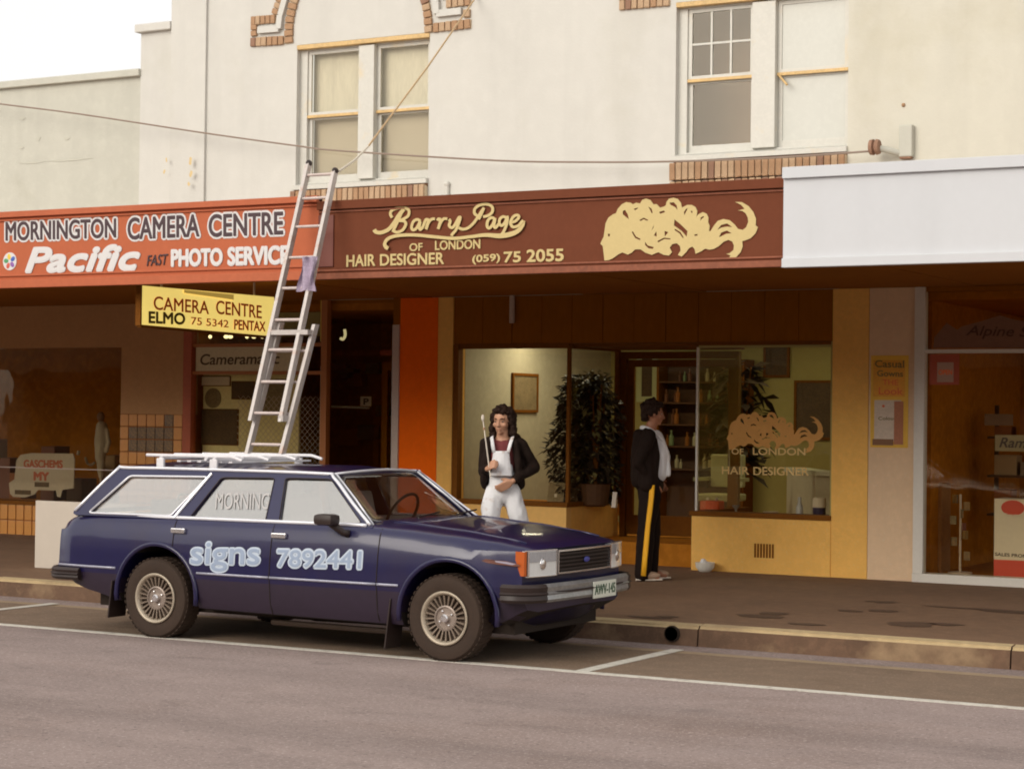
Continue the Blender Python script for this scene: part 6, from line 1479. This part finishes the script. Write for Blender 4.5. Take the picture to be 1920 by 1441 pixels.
tr_.limb(A.pts([(.07, 0, .93), (.145, .0, .70), (.19, .0, .47), (.25, .06, .11)]), [.092, .076, .080, .104])
tr_.ball(A.L((0, 0, .90)), (.105, .105, .085)); tr_.ball(A.L((-.13, 0, .80)), (.045, .06, .10)); tr_.ball(A.L((.0, -.02, 1.12)), (.105, .115, .10), rot=A.r)
put('overalls', remeshed(tr_, .011, 3, (.020, 9)), M['overall'], A.o, smooth=True)
bib = MB()
for i in range(6):
    for j in range(6):
        def bp2(a, b, d): hw = .095-.028*b; s_ = -1+2*a; return A.L((s_*hw, -.158+.024*b+.035*s_*s_-d, 1.07+.21*b))
        bib.hexa([bp2(i/6, j/6, 0), bp2((i+1)/6, j/6, 0), bp2((i+1)/6, (j+1)/6, 0), bp2(i/6, (j+1)/6, 0), bp2(i/6, j/6, .018), bp2((i+1)/6, j/6, .018), bp2((i+1)/6, (j+1)/6, .018), bp2(i/6, (j+1)/6, .018)])
put('bib', remeshed(bib, .006, 1, (.004, 14)), M['overall'], A.o, smooth=True)
for s_ in (-1, 1):
    put('strap', MB().tube(A.pts([(s_*.060, -.132, 1.27), (s_*.075, -.112, 1.34), (s_*.088, -.06, 1.395), (s_*.085, .04, 1.40)]), (.006, .017), 8, up=None), M['overall'], A.o, smooth=True)
jp = MB(); jp.limb(A.pts([(0, .005, 1.12), (0, .01, 1.24), (0, .02, 1.33)]), [.112, .120, .088]); jp.ball(A.L((0, .01, 1.30)), (.13, .105, .09), rot=A.r)
put('jumper', remeshed(jp, .010, 2, (.005, 12)), M['maroon'], A.o, smooth=True)
jk = MB()
for s_ in (-1, 1):
    jk.limb(A.pts([(s_*.09, .03, 1.385), (s_*.145, .02, 1.335)]), [.038, .056])
    jk.limb(A.pts([(s_*.105, .05, 1.33), (s_*.115, .05, 1.20), (s_*.125, .045, 1.06), (s_*.130, .045, 1.00)]), [.064, .066, .064, .062])
    jk.limb(A.pts([(s_*.05, .10, 1.33), (s_*.06, .11, 1.15), (s_*.07, .10, 1.0)]), [.06, .065, .065])
    jk.limb(A.pts([(s_*.118, -.06, 1.34), (s_*.135, -.07, 1.20), (s_*.150, -.06, 1.03)]), [.030, .034, .034])
jk.limb(A.pts([(.150, .02, 1.33), (.21, .045, 1.235), (.265, .07, 1.14)]), [.056, .054, .052]); jk.limb(A.pts([(.265, .07, 1.14), (.19, -.04, 1.09), (.125, -.125, 1.045)]), [.052, .044, .036])
jk.limb(A.pts([(-.145, .02, 1.33), (-.158, .04, 1.21), (-.165, .06, 1.10)]), [.054, .050, .046]); jk.limb(A.pts([(-.165, .06, 1.10), (-.14, -.05, 1.115), (-.112, -.14, 1.13)]), [.046, .042, .036])
put('jacket', remeshed(jk, .010, 2, (.012, 11)), M['jacket'], A.o, smooth=True)
for s_, ft in ((-1, (-.10, -.12, .045)), (1, (.27, -.03, .045))):
    put('shoe', remeshed(MB().ball(A.L(ft), (.05, .13, .045), rot=A.r).ball(A.L((ft[0], ft[1]+.08, .06)), (.042, .05, .055)), .01, 1), M['shoe'], A.o, smooth=True)
stick = thing('stick', A.L((-.10, -.20, 1.1)), 'thin pale stick held upright by the person in white overalls', 'stick')
q0, q1 = at(926, 872, 1, yA-.22), at(910, 782, 1, yA-.22)
q0 = A.L((-.075, -.235, 1.06)); q1 = A.L((-.150, -.20, 1.555))
put('shaft', MB().tube([q0, q1], [.006, .005], 8), M['white_card'], stick); put('padded_tip', MB().ball(q1, (.013, .013, .03), 10, 8), M['white_card'], stick, smooth=True); put('collar', MB().tube([q0.lerp(q1, .80), q0.lerp(q1, .84)], .011, 8), M['brick'], stick)

# --- person in black standing side on before the doorway
uB = at(1217, 1000, 1, 17.72)
B = Fig('person', uB.x, 17.72, 124, 'person in black jacket and black trousers with a yellow side stripe before the salon doorway')
b2 = MB()
b2.limb(B.pts([(0, 0, .93), (0, .01, 1.08), (0, .0, 1.25), (0, .02, 1.40)]), [.12, .125, .135, .095])
b2.limb(B.pts([(0, .02, 1.39), (0, .0, 1.46), (0, -.02, 1.52)]), [.062, .056, .054])
b2.limb(B.pts([(-.09, .0, .90), (-.09, .03, .49), (-.10, .07, .09), (-.11, -.06, .04)]), [.088, .058, .040, .034])
b2.limb(B.pts([(.09, .0, .90), (.09, -.04, .49), (.10, -.03, .09), (.12, -.17, .04)]), [.088, .058, .040, .034])
rB = [(-.18, .03, 1.40), (-.20, .14, 1.14), (-.165, .0, .96)]; lB = [(.18, .03, 1.40), (.21, .05, 1.12), (.17, -.10, .98)]
b2.limb(B.pts(rB), [.046, .038, .026]); b2.limb(B.pts(lB), [.046, .038, .026])
hand(B, b2, rB[2], (.15, -.55, -.8), (1, 0, 0), (0, -1, .4), curl=20); hand(B, b2, lB[2], (-.15, -.5, -.8), (-1, 0, 0), (0, -1, .4), curl=25)
hH, hR = head(B, b2, (0, -.03, 1.615), yaw=6, pitch=8)
put('body', remeshed(b2, .0065, 2), mat('tanned_skin', (.38, .16, .085), .55, var=.08, vscale=10), B.o, smooth=True)
face_bits(B, hH, hR, B.o)
hr = curls(B, hH, [((0, .030, .052), (.080, .092, .080), 260), ((.068, .035, .03), (.015, .055, .045), 45), ((-.068, .035, .03), (.015, .055, .045), 45), ((0, .085, .01), (.062, .02, .07), 70), ((0, -.055, .092), (.05, .018, .014), 25), ((0, .075, -.06), (.05, .02, .02), 25)], 9)
put('hair', remeshed(hr, .007, 1, (.006, 70)), M['hair'], B.o, smooth=True)
tb_ = MB(); tb_.limb(B.pts([(0, 0, 1.04), (0, 0, .92)]), [.128, .138])
tb_.limb(B.pts([(-.08, 0, .92), (-.09, .02, .70), (-.095, .045, .47), (-.105, .075, .06)]), [.115, .100, .085, .078])
tb_.limb(B.pts([(.08, 0, .92), (.085, -.02, .70), (.09, -.04, .47), (.105, -.03, .06)]), [.115, .100, .085, .078])
put('trousers', remeshed(tb_, .011, 2, (.010, 10)), M['trouser'], B.o, smooth=True)
put('side_stripe', MB().tube(B.pts([(-.203, .005, .93), (-.197, .012, .80), (-.195, .022, .70), (-.186, .040, .55), (-.188, .052, .40), (-.187, .066, .22), (-.188, .078, .055)]), [(.012, .028)]*7, 8), M['yellow'], B.o, smooth=True)
sh_ = MB(); sh_.limb(B.pts([(0, -.055, 1.06), (0, -.07, 1.20), (0, -.04, 1.36)]), [.128, .132, .10]); put('shirt', remeshed(sh_, .010, 2, (.006, 12)), M['shirt'], B.o, smooth=True)
for s_ in (-1, 1):
    put('collar', remeshed(MB().limb(B.pts([(s_*.025, .075, 1.475), (s_*.075, .035, 1.465), (s_*.085, -.03, 1.425), (s_*.07, -.10, 1.36), (s_*.055, -.145, 1.25), (s_*.055, -.165, 1.10), (s_*.06, -.17, 1.03)]), [.026, .026, .026, .028, .030, .030, .028]), .008, 2), M['shirt'], B.o, smooth=True)
jb = MB()
for s_ in (-1, 1):
    jb.limb(B.pts([(s_*.085, .05, 1.435), (s_*.18, .03, 1.39)]), [.040, .066])
    jb.limb(B.pts([(s_*.115, .05, 1.36), (s_*.13, .055, 1.20), (s_*.14, .05, 1.02), (s_*.145, .045, .93)]), [.078, .088, .088, .084])
    jb.limb(B.pts([(s_*.05, .10, 1.40), (s_*.06, .12, 1.20), (s_*.06, .11, .96)]), [.065, .07, .07])
    jb.limb(B.pts([(s_*.135, -.02, 1.36), (s_*.145, -.03, 1.20), (s_*.150, -.02, .96)]), [.036, .042, .042])
for arm in (rB, lB):
    a0, a1, a2 = [Vector(p) for p in arm]; jb.limb(B.pts([a0, (a0+a1)/2, a1]), [.066, .062, .058]); jb.limb(B.pts([a1, (a1+a2)/2, a1.lerp(a2, .92)]), [.058, .050, .042])
put('jacket', remeshed(jb, .010, 2, (.012, 10)), M['jacket'], B.o, smooth=True)
for ft in ((-.115, .02, 0), (.125, -.10, 0)):
    s1 = put('shoe', remeshed(MB().ball(B.L((ft[0], ft[1], .055)), (.046, .125, .040), rot=B.r).ball(B.L((ft[0], ft[1]+.07, .07)), (.042, .05, .05)), .009, 1), M['shoe'], B.o, smooth=True)
    put('sole', MB().tube([B.L((ft[0], ft[1]+.12, .014)), B.L((ft[0], ft[1]+.03, .014)), B.L((ft[0], ft[1]-.05, .014)), B.L((ft[0], ft[1]-.135, .016))], [(.036, .012), (.038, .012), (.044, .012), (.028, .010)], 12), M['white_card'], s1)

# ------------------------------------------------------------------ the other side of the street, behind the camera (seen only mirrored in the glass)
ox = -46
for k, (wd, hh, col) in enumerate(((11, 6.8, (.42, .34, .26)), (8, 5.2, (.30, .20, .14)), (9, 7.4, (.46, .42, .34)), (12, 5.6, (.34, .24, .18)), (8, 6.6, (.40, .33, .24)), (11, 5.0, (.28, .20, .15)), (10, 6.4, (.42, .36, .30)))):
    t = thing('opposite_building', (ox+wd/2, -10, 0), NTH[k] + ' shop from the left in the row across the road, behind the viewer', 'building')
    mm_o = mat('opposite_wall_%d' % k, col, .9, var=.1)
    put('wall', MB().box((ox+.02, -18, 0), (ox+wd-.02, -10, hh)), mm_o, t)
    put('awning', MB().box((ox+.02, -9.99, 2.9), (ox+wd-.02, -6.8, 3.5)), mm_o, t)
    put('shop_window', MB().box((ox+.8, -9.995, .6), (ox+wd-.8, -9.96, 2.6)), M['pic_dark'], t)
    for j in range(2): put('window', MB().box((ox+wd*(.2+.4*j), -9.995, hh-2.2), (ox+wd*(.2+.4*j)+1.4, -9.96, hh-.9)), M['pic_dark'], t)
    ox += wd
